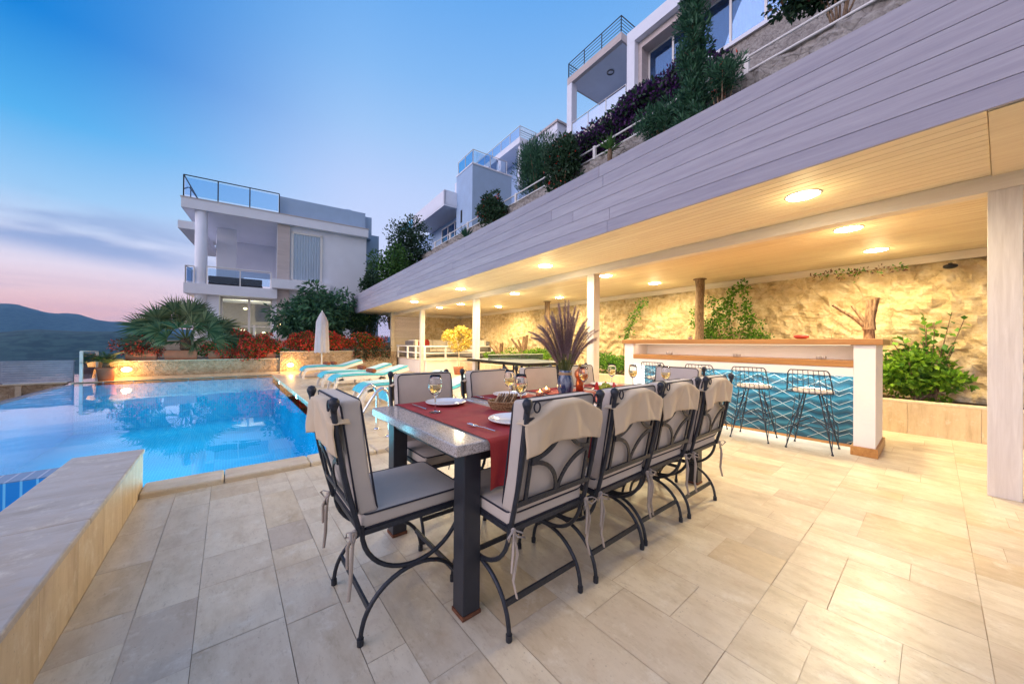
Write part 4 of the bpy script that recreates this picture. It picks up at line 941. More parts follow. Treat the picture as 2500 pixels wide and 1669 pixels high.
# ================================================================== LOUNGERS, PARASOL, LADDER
def make_lounger():
    t = thing('sun_lounger', 'lounger', 'sun lounger', (0, 0, 0), 0, 'white resin sun loungers beside the pool')
    top = lambda x: .335 + .025 * math.sin(min(1, x / 1.2) * PI) + (0 if x < 1.22 else (x - 1.22) * .30)
    for s in (-1, 1):
        y = .30 * s; mb = MB(); up = []; n = 40
        def prof(x):
            th = .085
            lo = top(x) - th
            if x < .20: lo = max(0, lo * 1 - (1 - x / .20) ** 1.0 * 0)
            return lo
        pts = [(x, y, top(x) - .045) for x in [.10 + 1.78 * i / 24 for i in range(25)]]
        for a, b in zip(pts[:-1], pts[1:]): mb.bar(a, b, .045, .085)
        mb.build('side_rail', MT['resin'], t)
        mb = MB(); q = [(.02, y, 0), (.03, y, .10), (.06, y, .19), (.12, y, .26), (.22, y, .30)]
        for a, b in zip(q[:-1], q[1:]): mb.bar(a, b, .045, .06, up=(-1, 0, 0))
        mb.build('leg', MT['resin'], t)
        mb = MB(); q = [(1.10, y, .30), (1.22, y, .27), (1.30, y, .18), (1.34, y, .0)]
        for a, b in zip(q[:-1], q[1:]): mb.bar(a, b, .045, .055, up=(1, 0, 0))
        q = [(.98, y, .0), (1.00, y, .16), (1.08, y, .27), (1.18, y, .29)]
        for a, b in zip(q[:-1], q[1:]): mb.bar(a, b, .045, .05, up=(-1, 0, 0))
        mb.build('leg', MT['resin'], t)
    mb = MB(); x = .08
    while x < 1.84: mb.box(x, x + .05, -.28, .28, top(x) - .03, top(x) - .012); x += .075
    mb.box(.06, .10, -.30, .30, .20, .33); mb.build('slatted_bed', MT['resin'], t)
    mb = MB()
    def mf(u, v):
        x = -.02 + 1.90 * u; e = .0
        z = top(max(x, 0)) + .012
        if u < .10: z -= (.10 - u) ** 2 * 12
        a = 2 * PI * v; cy, cz = math.cos(a), math.sin(a)
        f = lambda q: math.copysign(abs(q) ** .45, q)
        end = min(1, min(u, 1 - u) / .02 + .01)
        return (x, .295 * f(cy) * (.97 + .03 * end), z + .022 + .022 * f(cz) * end - (.02 * abs(cy) ** 6))
    mb.grid(mf, 48, 20); o = mb.build('mat', MT['mat'], t)
    mb = MB(); mb.grid(lambda u, v: (.04 + 1.78 * u, -.262 + .524 * v, top(.04 + 1.78 * u) + .0585 + .004 * math.sin(v * PI) - (max(0, .10 - u) ** 2 * 12)), 36, 6); mb.build('mat_top', MT['matside'], o)
    return t
lo0 = make_lounger()
LL = [((1.86, 13.35), .02, 'farthest white sun lounger with turquoise mat, under the closed parasol'), ((1.92, 10.62), .0, 'second farthest white sun lounger with turquoise mat'), ((1.95, 9.45), .01, 'third white sun lounger, right before the second, brown towel on top'),
      ((1.93, 7.12), -.01, 'second nearest white sun lounger, its foot end above the pool ladder'), ((2.02, 5.95), .0, 'nearest white sun lounger, mostly hidden behind the pool ladder and chairs')]
for i, ((x, y), a, lb) in enumerate(LL):
    if i == 0: lo0.location = (x, y, 0); lo0.rotation_euler = (0, 0, a); lo0['label'] = lb
    else: dup(lo0, (x, y, 0), a, lb)
TW = [(2.86, 13.45, 'rolled brown towel on the farthest lounger'), (2.62, 13.30, 'rolled brown towel nearer the foot of the farthest lounger'), (3.02, 10.66, 'rolled brown towel on the second farthest lounger'), (2.90, 9.40, 'rolled brown towel on the third lounger'), (3.15, 6.05, 'rolled brown towel on the nearest lounger')]
for (x, y, lb) in TW:
    mb = MB(); q = []
    for k in range(40): a = k / 40 * 4.2 * PI; r = .018 + .045 * k / 40; q.append((r * math.cos(a), r * math.sin(a)))
    mb.grid(lambda u, v: (q[min(39, int(u * 39))][0], -.17 + .34 * v, q[min(39, int(u * 39))][1] + .063), 39, 6); mb.tube([(0, -.168, .063), (0, .168, .063)], .055, 12)
    tag(mb.build('rolled_towel', MT['towel'], loc=(x, y, .40 if x > 2.5 else .38), rotz=.2), lb, 'towel', 'rolled towels on the loungers')
ps = thing('parasol', 'closed pale parasol on a white pole behind the farthest lounger', 'parasol', (2.70, 14.55, 0))
mb = MB(); mb.tube([(0, 0, .05), (0, 0, 2.33)], .022, 10); mb.build('pole', MT['white'], ps)
mb = MB()
def cf(u, v):
    a = 2 * PI * u; z = .83 + 1.52 * v; r = (.235 - .05 * v) if v < .72 else .199 * max(0, 1 - (v - .72) / .28) ** .75 + .01
    r *= 1 + .16 * abs(math.sin(4 * a)) * (1 - v * .7) - .05; z -= .035 * abs(math.sin(4 * a)) * (v < .02)
    return (r * math.cos(a), r * math.sin(a), z)
mb.grid(cf, 64, 24); mb.build('canopy', MT['umb'], ps); mb = MB(); mb.lathe([(.02, 2.33), (.022, 2.36), (0, 2.39)], 10); mb.build('finial', MT['white'], ps)
mb = MB(); mb.lathe([(0, 0), (.24, 0), (.24, .05), (.06, .07), (.04, .22), (.0, .22)], 24); mb.build('base', simple('concrete', (.45, .42, .40), .8), ps)
ld = thing('pool_ladder', 'stainless steel pool ladder with curved handrails at the near right pool edge', 'ladder')
for y in (4.42, 4.90):
    mb = MB(); q = [(1.60, y, 0), (1.60, y, .42)] + [(1.60 - .10 * (1 - math.cos(a)), y, .42 + .20 * math.sin(a)) for a in [PI / 2 * k / 7 for k in range(1, 8)]] + [(1.44, y, .585), (1.36, y, .47), (1.24, y, .275), (1.12, y, .08), (1.08, y, -.05), (1.07, y, -1.1)]
    mb.tube(q, .021, 12); mb.build('handrail', MT['chrome'], ld); mb = MB(); mb.lathe([(.045, 0), (.045, .012), (.022, .022)], 14, (1.60, y, 0)); mb.build('flange', MT['chrome'], ld)
for z in (-.28, -.55, -.82): mb = MB(); mb.box(1.05, 1.12, 4.42, 4.90, z, z + .02); mb.build('step', MT['chrome'], ld)
# underwater lamps
for (y, lb) in ((12.95, 'farther glowing underwater pool lamp at the right-hand pool wall'), (9.42, 'nearer glowing underwater pool lamp at the right-hand pool wall')):
    t = thing('pool_lamp', lb, 'pool light', (1.235, y, -.07)); mb = MB(); mb.ball((0, 0, 0), .055, 14, sx=.35); mb.build('bulb', MT['poolbulb'], t)
PW = 25.0  # added fill lights spread through the water to brighten it evenly
for (x, y, z) in [(x_, 5.3 + 2.2 * k, -.35) for k in range(5) for x_ in (-2.2, -.95, .3)] + [(.2, 4.6, -.35), (-2.2, 1.8, -.7), (-2.2, 4.2, -.7)]:
    l = bpy.data.lights.new('pool_fill', 'POINT'); l.energy = PW * (.25 if y < 4.6 else 1); l.color = (.30, .88, 1.0); l.shadow_soft_size = .3; o = bpy.data.objects.new('pool_fill', l); COL.objects.link(o); o.location = (x, y, z)
# wall lamps on the planting wall
for (x, y, lb) in ((-2.42, 15.66, 'lit oval bulkhead lamp on the planting wall beside the potted cycad'), (1.83, 15.60, 'lit oval bulkhead lamp on the planting wall left of the loungers')):
    t = thing('wall_lamp', lb, 'wall lamp', (x, y, .31)); mb = MB(); mb.ball((0, 0, 0), .105, 18, sy=.45, sz=.62); mb.build('diffuser', MT['globe'], t); mb = MB(); mb.tube([(.115 * math.cos(a), .02, .072 * math.sin(a)) for a in [2 * PI * k / 24 for k in range(24)]], .012, 6, closed=True); mb.build('bezel', MT['white'], t)
    l = bpy.data.lights.new('wall_lamp_light', 'POINT'); l.energy = 26; l.color = (1, .50, .14); l.shadow_soft_size = .06; o = bpy.data.objects.new('wall_lamp_light', l); COL.objects.link(o); o.parent = t; o.location = (0, -.16, 0)

# ================================================================== FOLIAGE HELPERS
def leaf(mb, p, d, n, L, w, m=0, fold=.25):
    d = d.normalized(); s = d.cross(n); s = s.normalized() if s.length > 1e-4 else d.orthogonal().normalized(); u = s.cross(d)
    a = p; b = p + d * L * .5 + s * w + u * w * fold; c = p + d * L; e = p + d * L * .5 - s * w + u * w * fold
    mb.add([a, b, c, e], [(0, 1, 2), (0, 2, 3)], m)
def rndv(rn): 
    while True:
        v = Vector((rn.uniform(-1, 1), rn.uniform(-1, 1), rn.uniform(-1, 1)))
        if .05 < v.length < 1: return v.normalized()
def clump(mb, c, r, n, L, w, rn, m=0, shell=.55, upb=.2, flat=1.0, m2=None, p2=0.0):
    c = Vector(c)
    for _ in range(n):
        v = rndv(rn); k = shell + (1 - shell) * rn.random() ** .5; p = c + Vector((v.x * r[0], v.y * r[1], v.z * r[2])) * k * rn.uniform(.75, 1.08)
        d = (v + rndv(rn) * 1.0 + Vector((0, 0, upb))); nn = (v + rndv(rn) * .8); s = rn.uniform(.65, 1.25)
        leaf(mb, p, d, nn, L * s, w * s, m if (m2 is None or rn.random() > p2) else m2)
def bush(name, label, cat, loc, size, n, L, w, mat, seed, clumps=14, trunk=.3, group=None, m2=None, p2=0.0, upb=.2, rotz=0, spread=1.0):
    rn = random.Random(seed); t = thing(name, label, cat, loc, rotz, group)
    sx, sy, sz = size; mb = MB(); per = n // clumps; cs = []
    for k in range(clumps):
        v = rndv(rn); q = rn.uniform(.25, .85) * spread; c = Vector((v.x * sx * q, v.y * sy * q, trunk + sz + v.z * sz * q)); f = rn.uniform(.28, .5); cs.append(c)
        clump(mb, c, (sx * f, sy * f, sz * f), per, L, w, rn, 0, m2=(1 if m2 else None), p2=p2, upb=upb)
    mb.build('foliage', [mat] + ([m2] if m2 else []), t)
    mb = MB(); 
    for c in cs[:7]: mb.tube([(c.x * .05, c.y * .05, 0), (c.x * .35, c.y * .35, max(.05, c.z * .45)), tuple(c)], [.018 + sz * .022, .012 + sz * .012, .006], 6)
    mb.build('stem', MT['bark'], t); return t

# ---- planting wall pots and plants
def trough(x0, x1, y, z, h, label):
    t = thing('terracotta_trough', label, 'planter', ((x0 + x1) / 2, y, z)); w = (x1 - x0) / 2; d = .17; mb = MB()
    mb.hexa([(-w * .93, -d * .9, 0), (w * .93, -d * .9, 0), (w * .93, d * .9, 0), (-w * .93, d * .9, 0)], [(-w, -d, h), (w, -d, h), (w, d, h), (-w, d, h)]); mb.build('pot_body', MT['terra'], t, bevel=.01)
    mb = MB(); mb.box(-w - .012, w + .012, -d - .012, d + .012, h, h + .035); mb.build('rim', MT['terra'], t, bevel=.008)
    mb = MB(); mb.box(-w * .95, w * .95, -d * .9, d * .9, h + .036, h + .04); mb.build('soil', MT['soil'], t)
TR = [(-2.50, -1.78, 'terracotta trough lit orange by the lamp, left of the palm'), (-1.64, -.82, 'terracotta trough holding the big fan palm'), (-.56, .02, 'terracotta trough right of the palm, flowers trailing over it'), (.12, .62, 'terracotta trough behind red flowers in the middle of the planting wall'), (.72, 1.40, 'terracotta trough nearest the taller wall, almost covered by red flowers')]
for x0, x1, lb in TR: trough(x0, x1, 16.0, .582, .27, lb)
FL = [((-2.15, 15.98, .72), (.60, .28, .28), 1500, 'lf_rust', .30, 'rust and red flowering shrub in the trough left of the palm', .30), ((-.30, 15.96, .70), (.55, .26, .30), 1500, 'lf_mid', .30, 'dark trailing shrub with red flowers right of the palm', .30),
      ((.30, 15.88, .56), (.62, .32, .46), 4200, 'lf_mid', .68, 'bright red bougainvillea spilling over the wall left of the dark gap', .55), ((1.05, 15.88, .56), (.60, .32, .44), 4200, 'lf_mid', .60, 'red flowering bougainvillea just left of the second wall lamp', .55),
      ((2.35, 15.98, .78), (.66, .32, .42), 4200, 'lf_mid', .62, 'red flowering bougainvillea directly left of the closed parasol', .50), ((3.40, 15.98, .78), (.85, .34, .42), 5000, 'lf_mid', .64, 'red flowering bougainvillea directly right of the closed parasol', .50), ((4.75, 16.02, .80), (.85, .34, .34), 3200, 'lf_mid', .42, 'orange red trailing shrub next to the pavilion end wall', .40)]
for i, (loc, sz, n, mt, p2, lb, _) in enumerate(FL):
    bush('flowering_shrub', lb, 'flowering shrub', loc, sz, n, .080, .024, MT[mt], 50 + i, 22, .02, 'flowering shrubs on the planting walls', MT['lf_red'], p2, spread=1.22)
bush('grass_clump', 'yellow green grassy clump above the second wall lamp', 'plant', (1.62, 16.0, .62), (.40, .2, .14), 500, .14, .010, MT['lf_warm'], 77, 8, .02, upb=1.0)
mb = MB(); rn = random.Random(5)
for k in range(90):
    x = rn.uniform(4.1, 5.7); z0 = rn.uniform(.8, 1.05); y = 15.62 - rn.uniform(0, .05)
    for j in range(10): clump(mb, (x + .02 * math.sin(j), y, z0 - .055 * j * rn.uniform(.6, 1)), (.035, .02, .03), 3, .05, .014, rn, m2=1, p2=.12)
tag(mb.build('trailing_plant', [MT['lf_dark'], MT['lf_red']]), 'green plant hanging down over the stone wall beside the pavilion end wall', 'plant')
# fan palm
def fan(mb, rn, hub, base, d, R, spread=2.5, nb=34, droop=.2):
    d = d.normalized(); side = d.cross(Vector((rn.uniform(-.55, .35), -1, rn.uniform(-.2, .6)))); side = side.normalized() if side.length > .1 else Vector((1, 0, 0)); nn = side.cross(d)
    mid = base.lerp(hub, .5) + Vector((0, 0, .05)); mb.tube([base, mid, hub], [.014, .010, .008], 5, m=1)
    for k in range(nb):
        a = -spread + 2 * spread * k / (nb - 1) + rn.uniform(-.03, .03); dd = d * math.cos(a) + side * math.sin(a) + nn * (-.18 * abs(a))
        L = R * (1 - .12 * abs(a)) * rn.uniform(.88, 1.06); w = .019 * R / .6
        s = dd.cross(nn).normalized() * w; p1 = hub + dd * L * .45 ; p2 = hub + dd * L + Vector((0, 0, -droop * .7 * L * rn.uniform(.4, 1.5)))
        mb.add([hub, p1 + s + nn * .008, p2, p1 - s + nn * .008], [(0, 1, 2), (0, 2, 3)], 0)
rn = random.Random(12); pm = thing('fan_palm', 'large spreading fan palm in the terracotta trough before the white villa', 'palm tree', (-1.13, 16.0, .90))
mb = MB(); mb.lathe([(.11, -.02), (.15, .05), (.13, .12), (.16, .17), (.13, .24), (.15, .29), (.10, .38), (0, .42)], 12); mb.build('trunk', mottled('palm_fibre', (.05, .02, .012), (.20, .09, .05), 30, .95, 1.0), pm)
FR = []
for az, el, L, R in [(0, 85, 0.78, 0.84), (20, 72, 0.83, 0.72), (160, 70, 0.88, 0.70), (90, 70, 0.73, 0.70), (-60, 55, 0.57, 0.64), (-20, 52, 0.75, 0.72), (195, 48, 0.88, 0.72), (175, 28, 0.99, 0.72), (5, 30, 0.99, 0.72), (-35, 30, 0.73, 0.64), (215, 25, 0.78, 0.64), (-75, 30, 0.57, 0.60), (-110, 35, 0.62, 0.64), (-150, 45, 0.78, 0.67), (185, 5, 0.99, 0.65), (-5, 8, 1.04, 0.67), (-100, 2, 0.47, 0.56), (-60, -2, 0.57, 0.58), (40, 45, 0.83, 0.70), (130, 50, 0.83, 0.70), (-130, 12, 0.64, 0.58), (-25, 0, 0.83, 0.60), (60, 80, 0.94, 0.64), (120, 62, 0.99, 0.64)]:
    mb = MB(); a, e = math.radians(az + rn.uniform(-8, 8)), math.radians(el + rn.uniform(-5, 5)); d = Vector((math.cos(a) * math.cos(e), math.sin(a) * math.cos(e), math.sin(e))); base = Vector((0, 0, .33)); hub = base + d * L * (1 + .12 * max(0, d.z)) + Vector((0, 0, -.06 * (1 - d.z)))
    d2 = (d + Vector((0, 0, -.18 * (1 - d.z))) + Vector((rn.uniform(-.2, .2), rn.uniform(-.35, .0), 0))).normalized(); fan(mb, rn, hub, base, d2, R * .98, 2.25, 32); mb.build('frond', [MT['lf_palm'], MT['straw']], pm)
def feather(mb, rn, d, L, base, n=34, wl=.16):
    side = d.cross(Vector((0, 0, 1))).normalized(); pts = []
    for i in range(12): q = i / 11; pts.append(base + d * L * q + Vector((0, 0, -.55 * L * q * q * (1 - .3 * d.z))))
    mb.tube(pts, [.008 * (1.1 - i / 12) for i in range(12)], 5)
    for k in range(n):
        q = .12 + .88 * k / n; f_ = q * 11; i = min(10, int(f_)); c = pts[i].lerp(pts[i + 1], f_ - i); tg = (pts[i + 1] - pts[i]).normalized()
        for s in (-1, 1): dd = side * s + tg * .7 + Vector((0, 0, .25)); leaf(mb, c, dd, Vector((0, 0, 1)), wl * math.sin(min(1, q * 1.4 + .25) * PI * .85) + .03, .008)
cy = thing('cycad', 'potted cycad with arching feathery leaves beside the first wall lamp', 'potted plant', (-2.80, 15.50, 0)); rn = random.Random(8)
mb = MB(); mb.lathe([(0, 0), (.15, 0), (.20, .34), (.215, .35), (.215, .40), (.18, .40), (.17, .36), (0, .36)], 24); mb.build('pot', MT['terrad'], cy)
mb = MB(); mb.lathe([(.07, .35), (.085, .42), (.06, .52), (0, .55)], 12); mb.build('trunk', MT['bark'], cy)
for k in range(18):
    mb = MB(); a = 2 * PI * k / 18 + rn.uniform(-.1, .1); e = rn.uniform(.45, 1.15); feather(mb, rn, Vector((math.cos(a) * math.cos(e), math.sin(a) * math.cos(e), math.sin(e))), rn.uniform(.62, .85), Vector((0, 0, .5))); mb.build('frond', MT['lf_palm' if k % 3 else 'lf_mid'], cy)

# garden trees behind the planting wall
bush('garden_tree', 'dark green leafy tree in front of the villa, behind the closed parasol', 'tree', (3.15, 18.0, .9), (1.65, 1.2, 1.35), 8500, .26, .046, MT['lf_tree'], 31, 36, .15, upb=-.7, spread=1.12)
bush('garden_tree', 'loose grey green tree between the parasol and the pavilion corner', 'tree', (5.15, 18.2, .8), (1.1, .9, 1.30), 5600, .16, .030, MT['lf_tree'], 32, 26, .3)
bush('garden_tree', 'slim dark sapling reaching above the pavilion fascia corner', 'tree', (6.05, 19.6, 1.0), (.8, .7, 2.0), 3200, .15, .040, MT['lf_dark'], 33, 26, .8)
for i, (x, y, z, sx, sz, lb) in enumerate([(7.6, 21.0, 2.0, 1.2, 2.1, 'tall feathery tree rising behind the far end of the pavilion roof, left side'), (9.3, 22.0, 4.0, 1.5, 2.3, 'bushy tree behind the pavilion roof in front of the terraced white houses')]):
    bush('hill_tree', lb, 'tree', (x, y, z), (sx * 1.15, 1.1, sz), 7500, .18, .045, MT['lf_dark' if i else 'lf_mid'], 40 + i, 46, 1.0, spread=1.1)

# ================================================================== VILLA ON THE LEFT
H = thing('white_villa', 'white two-storey villa with glass balustrades beyond the planting wall', 'house', (-1.885, 23.467, 0), math.radians(-5.59))
def hp(name, boxes, mat, parent=H, bevel=0):
    mb = MB()
    for b in boxes: mb.box(*b)
    return mb.build(name, mat, parent, bevel=bevel)
hp('roof_slab', [(0, 8.67, 0, 8, 7.80, 8.30)], MT['hwall']); hp('roof_edge_cap', [(-.03, 8.70, -.03, 8.03, 8.301, 8.34)], MT['hstone'])
hp('balcony_slab', [(.12, 3.95, 0, 6.5, 3.58, 4.10)], MT['hwall']); hp('side_canopy', [(-.16, .62, .3, 7.0, 6.82, 7.2)], MT['hwall'])
hp('wall', [(3.95, 8.62, .35, 8, .8, 7.80)], MT['hwall']); hp('stone_pier', [(3.93, 4.52, .22, .35, .8, 7.80)], MT['hstone'])
mb = MB(); mb.lathe([(.25, 1.0), (.25, 7.80)], 28, (.72, .32, 0)); mb.build('column', MT['hwall'], H); mb = MB(); mb.lathe([(.22, 3.58), (.22, 7.80)], 20, (1.05, 4.2, 0)); mb.build('column', MT['hwall'], H)
hp('loggia_wall', [(.9, 2.0, 6.2, 6.5, 4.1, 7.8), (2.0, 3.95, 6.2, 6.5, 5.55, 7.8), (3.90, 3.95, .35, 6.5, 4.1, 7.8), (1.0, 1.9, 3.0, 3.2, 4.1, 7.8)], MT['hwall'])
hp('sill_box', [(3.70, 6.54, -.28, .35, 4.14, 4.64)], MT['hwall'])
wn = hp('window', [(4.58, 4.70, .28, .36, 4.66, 7.52), (6.04, 6.16, .28, .36, 4.66, 7.52), (4.58, 6.16, .28, .36, 7.40, 7.52), (4.58, 6.16, .28, .36, 4.645, 4.76)], MT['white'])
mb = MB(); mb.grid(lambda u, v: (4.70 + 1.34 * u, .326 - .018 * math.sin(u * 62), 4.72 + 2.7 * v), 120, 2); mb.build('curtain', MT['curtain'], wn); hp('pane', [(4.70, 6.04, .295, .300, 4.76, 7.40)], MT['cgl'], wn)
# ground floor
for bx in [(.95, 1.45, .30, 1.4, 1.2, 3.58), (.95, 3.95, 4.6, 4.8, 1.2, 3.58), (3.72, 3.95, .5, 1.4, 1.2, 3.58)]: hp('ground_floor_wall', [bx], MT['hwall'])
gw = hp('glazed_doors', [(1.45, 1.55, .78, .86, 1.2, 3.58), (2.62, 2.72, .78, .86, 1.2, 3.58), (3.64, 3.72, .78, .86, 1.2, 3.58), (1.45, 3.72, .78, .86, 3.48, 3.58), (1.45, 3.72, .78, .86, 2.0, 2.05), (1.45, 3.72, .78, .86, 1.2, 1.28), (2.86, 2.95, .70, .86, 1.2, 2.1)], MT['white'])
hp('pane', [(1.55, 3.64, .82, .826, 1.28, 3.48)], MT['rgl'], gw)
hp('interior', [(1.0, 3.9, 4.2, 4.3, 1.2, 3.58), (1.2, 2.2, 2.6, 3.2, 1.2, 2.0), (2.9, 3.7, 1.2, 1.3, 2.3, 3.3)], MT['inter'])
for (x, y, z) in ((2.40, 2.2, 3.1), (2.34, 1.6, 1.85), (3.30, 2.0, 1.72)):
    mb = MB(); mb.ball((x, y, z), .10, 12, sz=.6); mb.build('interior_lamp', MT['warmin'], H); l = bpy.data.lights.new('interior_light', 'POINT'); l.energy = 45; l.color = (1, .68, .35); o = bpy.data.objects.new('interior_light', l); COL.objects.link(o); o.parent = H; o.location = (x, y - .25, z)
mb = MB(); mb.ball((4.08, .08, 2.12), .075, 12); mb.build('wall_lantern', MT['warmin'], H)
hp('parapet_block', [(4.02, 8.55, .35, 7.5, 8.341, 9.40)], MT['hshade']); hp('stair_block', [(8.56, 8.98, .6, 7.5, 7.9, 9.28)], MT['hshade']); hp('rear_wing', [(8.63, 9.55, 1.1, 7.5, .8, 8.30)], MT['hshade'])
mb = MB(); mb.ball((7.65, 1.2, 9.42), .40, 18, sz=.75); mb.build('water_tank', MT['hshade'], H)
def glassrail(parent, pts, z0, h, posts=True, frame=MT['steel'], pane=None, bars=0):
    pane = pane or MT['rgl']
    for (a, b) in zip(pts[:-1], pts[1:]):
        A = Vector((a[0], a[1], z0)); B = Vector((b[0], b[1], z0)); up = Vector((0, 0, h)); n = max(1, round((B - A).length / 1.35))
        mb = MB(); mb.tube([A + up, B + up], .028, 6)
        for k in range(bars): z = h * (k + 1) / (bars + 1); mb.tube([A + Vector((0, 0, z)), B + Vector((0, 0, z))], .016, 5)
        mb.build('handrail', frame, parent)
        for k in range(n + 1):
            p = A.lerp(B, k / n); mb = MB(); mb.bar(p, p + up, .035, .05, up=(1, 0, 0)); mb.build('baluster', frame, parent)
        if not bars:
            d = (B - A).normalized() * .05; mb = MB(); mb.bar(A + d + Vector((0, 0, h * .5)), B - d + Vector((0, 0, h * .5)), .010, h * .8); mb.build('glass_panel', pane, parent)
glassrail(H, [(.08, 3.2), (.08, .06), (4.0, .06)], 8.34, 1.08); glassrail(H, [(.18, 3.0), (.18, .08), (.50, .08)], 4.10, .85, frame=MT['white'], pane=MT['dgl']); glassrail(H, [(.98, .08), (3.66, .08)], 4.10, .90, frame=MT['white'])
mb = MB(); mb.bar((.10, 1.6, 8.4), (.62, .10, 8.36), .05, .05); mb.build('brace', MT['steel'], H); mb = MB(); mb.tube([(.11, 1.2, 9.2), (.60, .10, 8.36)], .03, 6); mb.build('brace', MT['steel'], H)
sf = thing('outdoor_sofa', 'dark sofa on the villa balcony behind the glass rail', 'sofa', H.matrix_basis @ Vector((2.0, 2.2, 4.105)), math.radians(-5.59))
mb = MB(); mb.box(-1.2, 1.2, -.4, .4, 0, .38); mb.build('seat', MT['sofa'], sf, bevel=.04); mb = MB(); mb.box(-1.2, 1.2, -.45, -.25, .39, .68); mb.build('backrest', MT['sofa'], sf, bevel=.04)

# ================================================================== HOUSES ON THE HILL
def hill(name, label, x, y):
    px, py = PV(x, y); return thing(name, label, 'house', (px, py, 0), YR)
B1 = hill('hill_villa', 'large white villa at the top right, with a corner balcony and steel roof rail', 11.74, 12.64)
hp('balcony_roof', [(0, 3.6, 0, 4.42, 18.80, 19.27)], MT['hstone'], B1); hp('soffit', [(.25, 3.5, .1, 4.3, 18.78, 18.799)], MT['hwall'], B1)
hp('pier', [(0, .5, 4.0, 4.44, 15.0, 18.78)], MT['hwall'], B1); hp('balcony_floor', [(0, 3.6, -.4, 4.44, 14.4, 15.0)], MT['hstone'], B1); hp('balcony_wall', [(3.3, 3.6, -.4, 4.44, 15.0, 18.78), (3.2, 3.3, 3.2, 4.4, 15.0, 18.78)], MT['hshade'], B1)
glassrail(B1, [(.06, 4.0), (.06, -.3)], 15.0, 1.05, frame=MT['white'], pane=MT['dgl'])
glassrail(B1, [(3.4, 4.36), (.06, 4.36), (.06, .06), (1.6, .06), (1.6, -.4)], 19.27, 1.0, bars=4)
mb = MB(); mb.tube([(1.4 + .2 * math.cos(a), 1.9 + .2 * math.sin(a), 18.74) for a in [2 * PI * k / 20 for k in range(20)]], .035, 8, closed=True); mb.build('soffit_lamp', MT['grey'], B1)
hp('roof_band', [(-.04, 8, -11, -.42, 18.08, 18.78)], MT['hwall'], B1); hp('frame_pillar', [(-.04, 1.0, -.92, -.42, 11, 18.07)], MT['hwall'], B1); hp('recess_lining', [(.3, 1.0, -1.15, -.93, 14.45, 18.06), (.3, 1.0, -11, -1.15, 17.7, 18.06)], MT['hstone'], B1)
hp('ledge', [(-.12, 1.0, -11, -.93, 14.28, 14.45)], MT['hwall'], B1); hp('back_wall', [(3.0, 3.2, -11, -.92, 14.0, 18.0)], MT['hshade'], B1)
w1 = hp('window', [(.92, 1.0, y - .05, y + .05, 14.46, 17.69) for y in (-1.2, -2.6, -4.0, -5.4, -6.8, -8.2, -9.6)] + [(.92, 1.0, -10.9, -1.16, 14.46, 14.56), (.92, 1.0, -10.9, -1.16, 17.6, 17.69)], MT['white'], B1); hp('pane', [(.95, .958, -10.9, -1.2, 14.56, 17.6)], MT['dgl'], w1)
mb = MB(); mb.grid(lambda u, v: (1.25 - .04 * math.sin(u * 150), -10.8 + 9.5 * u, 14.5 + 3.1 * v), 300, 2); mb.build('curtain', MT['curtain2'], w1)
hp('stone_base', [(.0, 8, -11, 4.44, 7, 14.27)], MT['wall2'], B1)
B2 = hill('hill_house', 'blocky pale house with a glass roof rail, directly above the middle of the fascia', 6.70, 21.13)
hp('wall', [(0, 3.3, 0, 2.47, 5, 13.64), (.8, 4, 2.47, 13, 5, 11.4)], MT['hshade'], B2); hp('roof_edge', [(-.04, 3.34, -.04, 2.5, 13.641, 13.74)], MT['hwall'], B2)
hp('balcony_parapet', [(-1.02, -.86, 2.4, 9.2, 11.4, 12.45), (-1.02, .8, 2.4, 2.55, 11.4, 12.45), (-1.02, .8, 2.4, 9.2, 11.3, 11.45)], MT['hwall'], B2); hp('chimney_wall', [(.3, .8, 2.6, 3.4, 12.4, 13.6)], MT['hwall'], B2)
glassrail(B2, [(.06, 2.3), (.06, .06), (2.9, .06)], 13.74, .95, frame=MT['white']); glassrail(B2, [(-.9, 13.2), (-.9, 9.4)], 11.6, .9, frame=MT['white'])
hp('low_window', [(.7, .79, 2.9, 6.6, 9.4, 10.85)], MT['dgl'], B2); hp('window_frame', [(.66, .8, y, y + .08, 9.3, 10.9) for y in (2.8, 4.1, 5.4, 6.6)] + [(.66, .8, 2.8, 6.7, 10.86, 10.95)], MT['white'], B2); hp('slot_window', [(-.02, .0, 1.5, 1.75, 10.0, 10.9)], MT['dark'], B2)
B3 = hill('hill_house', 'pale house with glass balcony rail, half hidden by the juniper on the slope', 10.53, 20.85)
hp('terrace_slab', [(0, 6, 0, 8, 16.30, 16.75)], MT['hwall'], B3); hp('wall', [(1.5, 6, .8, 8, 7, 16.3)], MT['hshade'], B3); [hp('pillar', [bx], MT['hwall'], B3) for bx in ((.2, .5, .2, .5, 13, 16.3), (.2, .5, 3.2, 3.5, 13, 16.3))]; glassrail(B3, [(.06, 7.8), (.06, .06), (4.5, .06)], 16.75, .85, frame=MT['white'])
B4 = hill('hill_house', 'plain white gabled-looking house corner between the juniper and the balcony villa', 12.83, 19.23)
hp('wall', [(0, 5, 0, 6, 8, 17.85)], MT['hwall'], B4); hp('roof_edge', [(-.12, 5, -.12, 6, 17.851, 18.0)], MT['hstone'], B4)
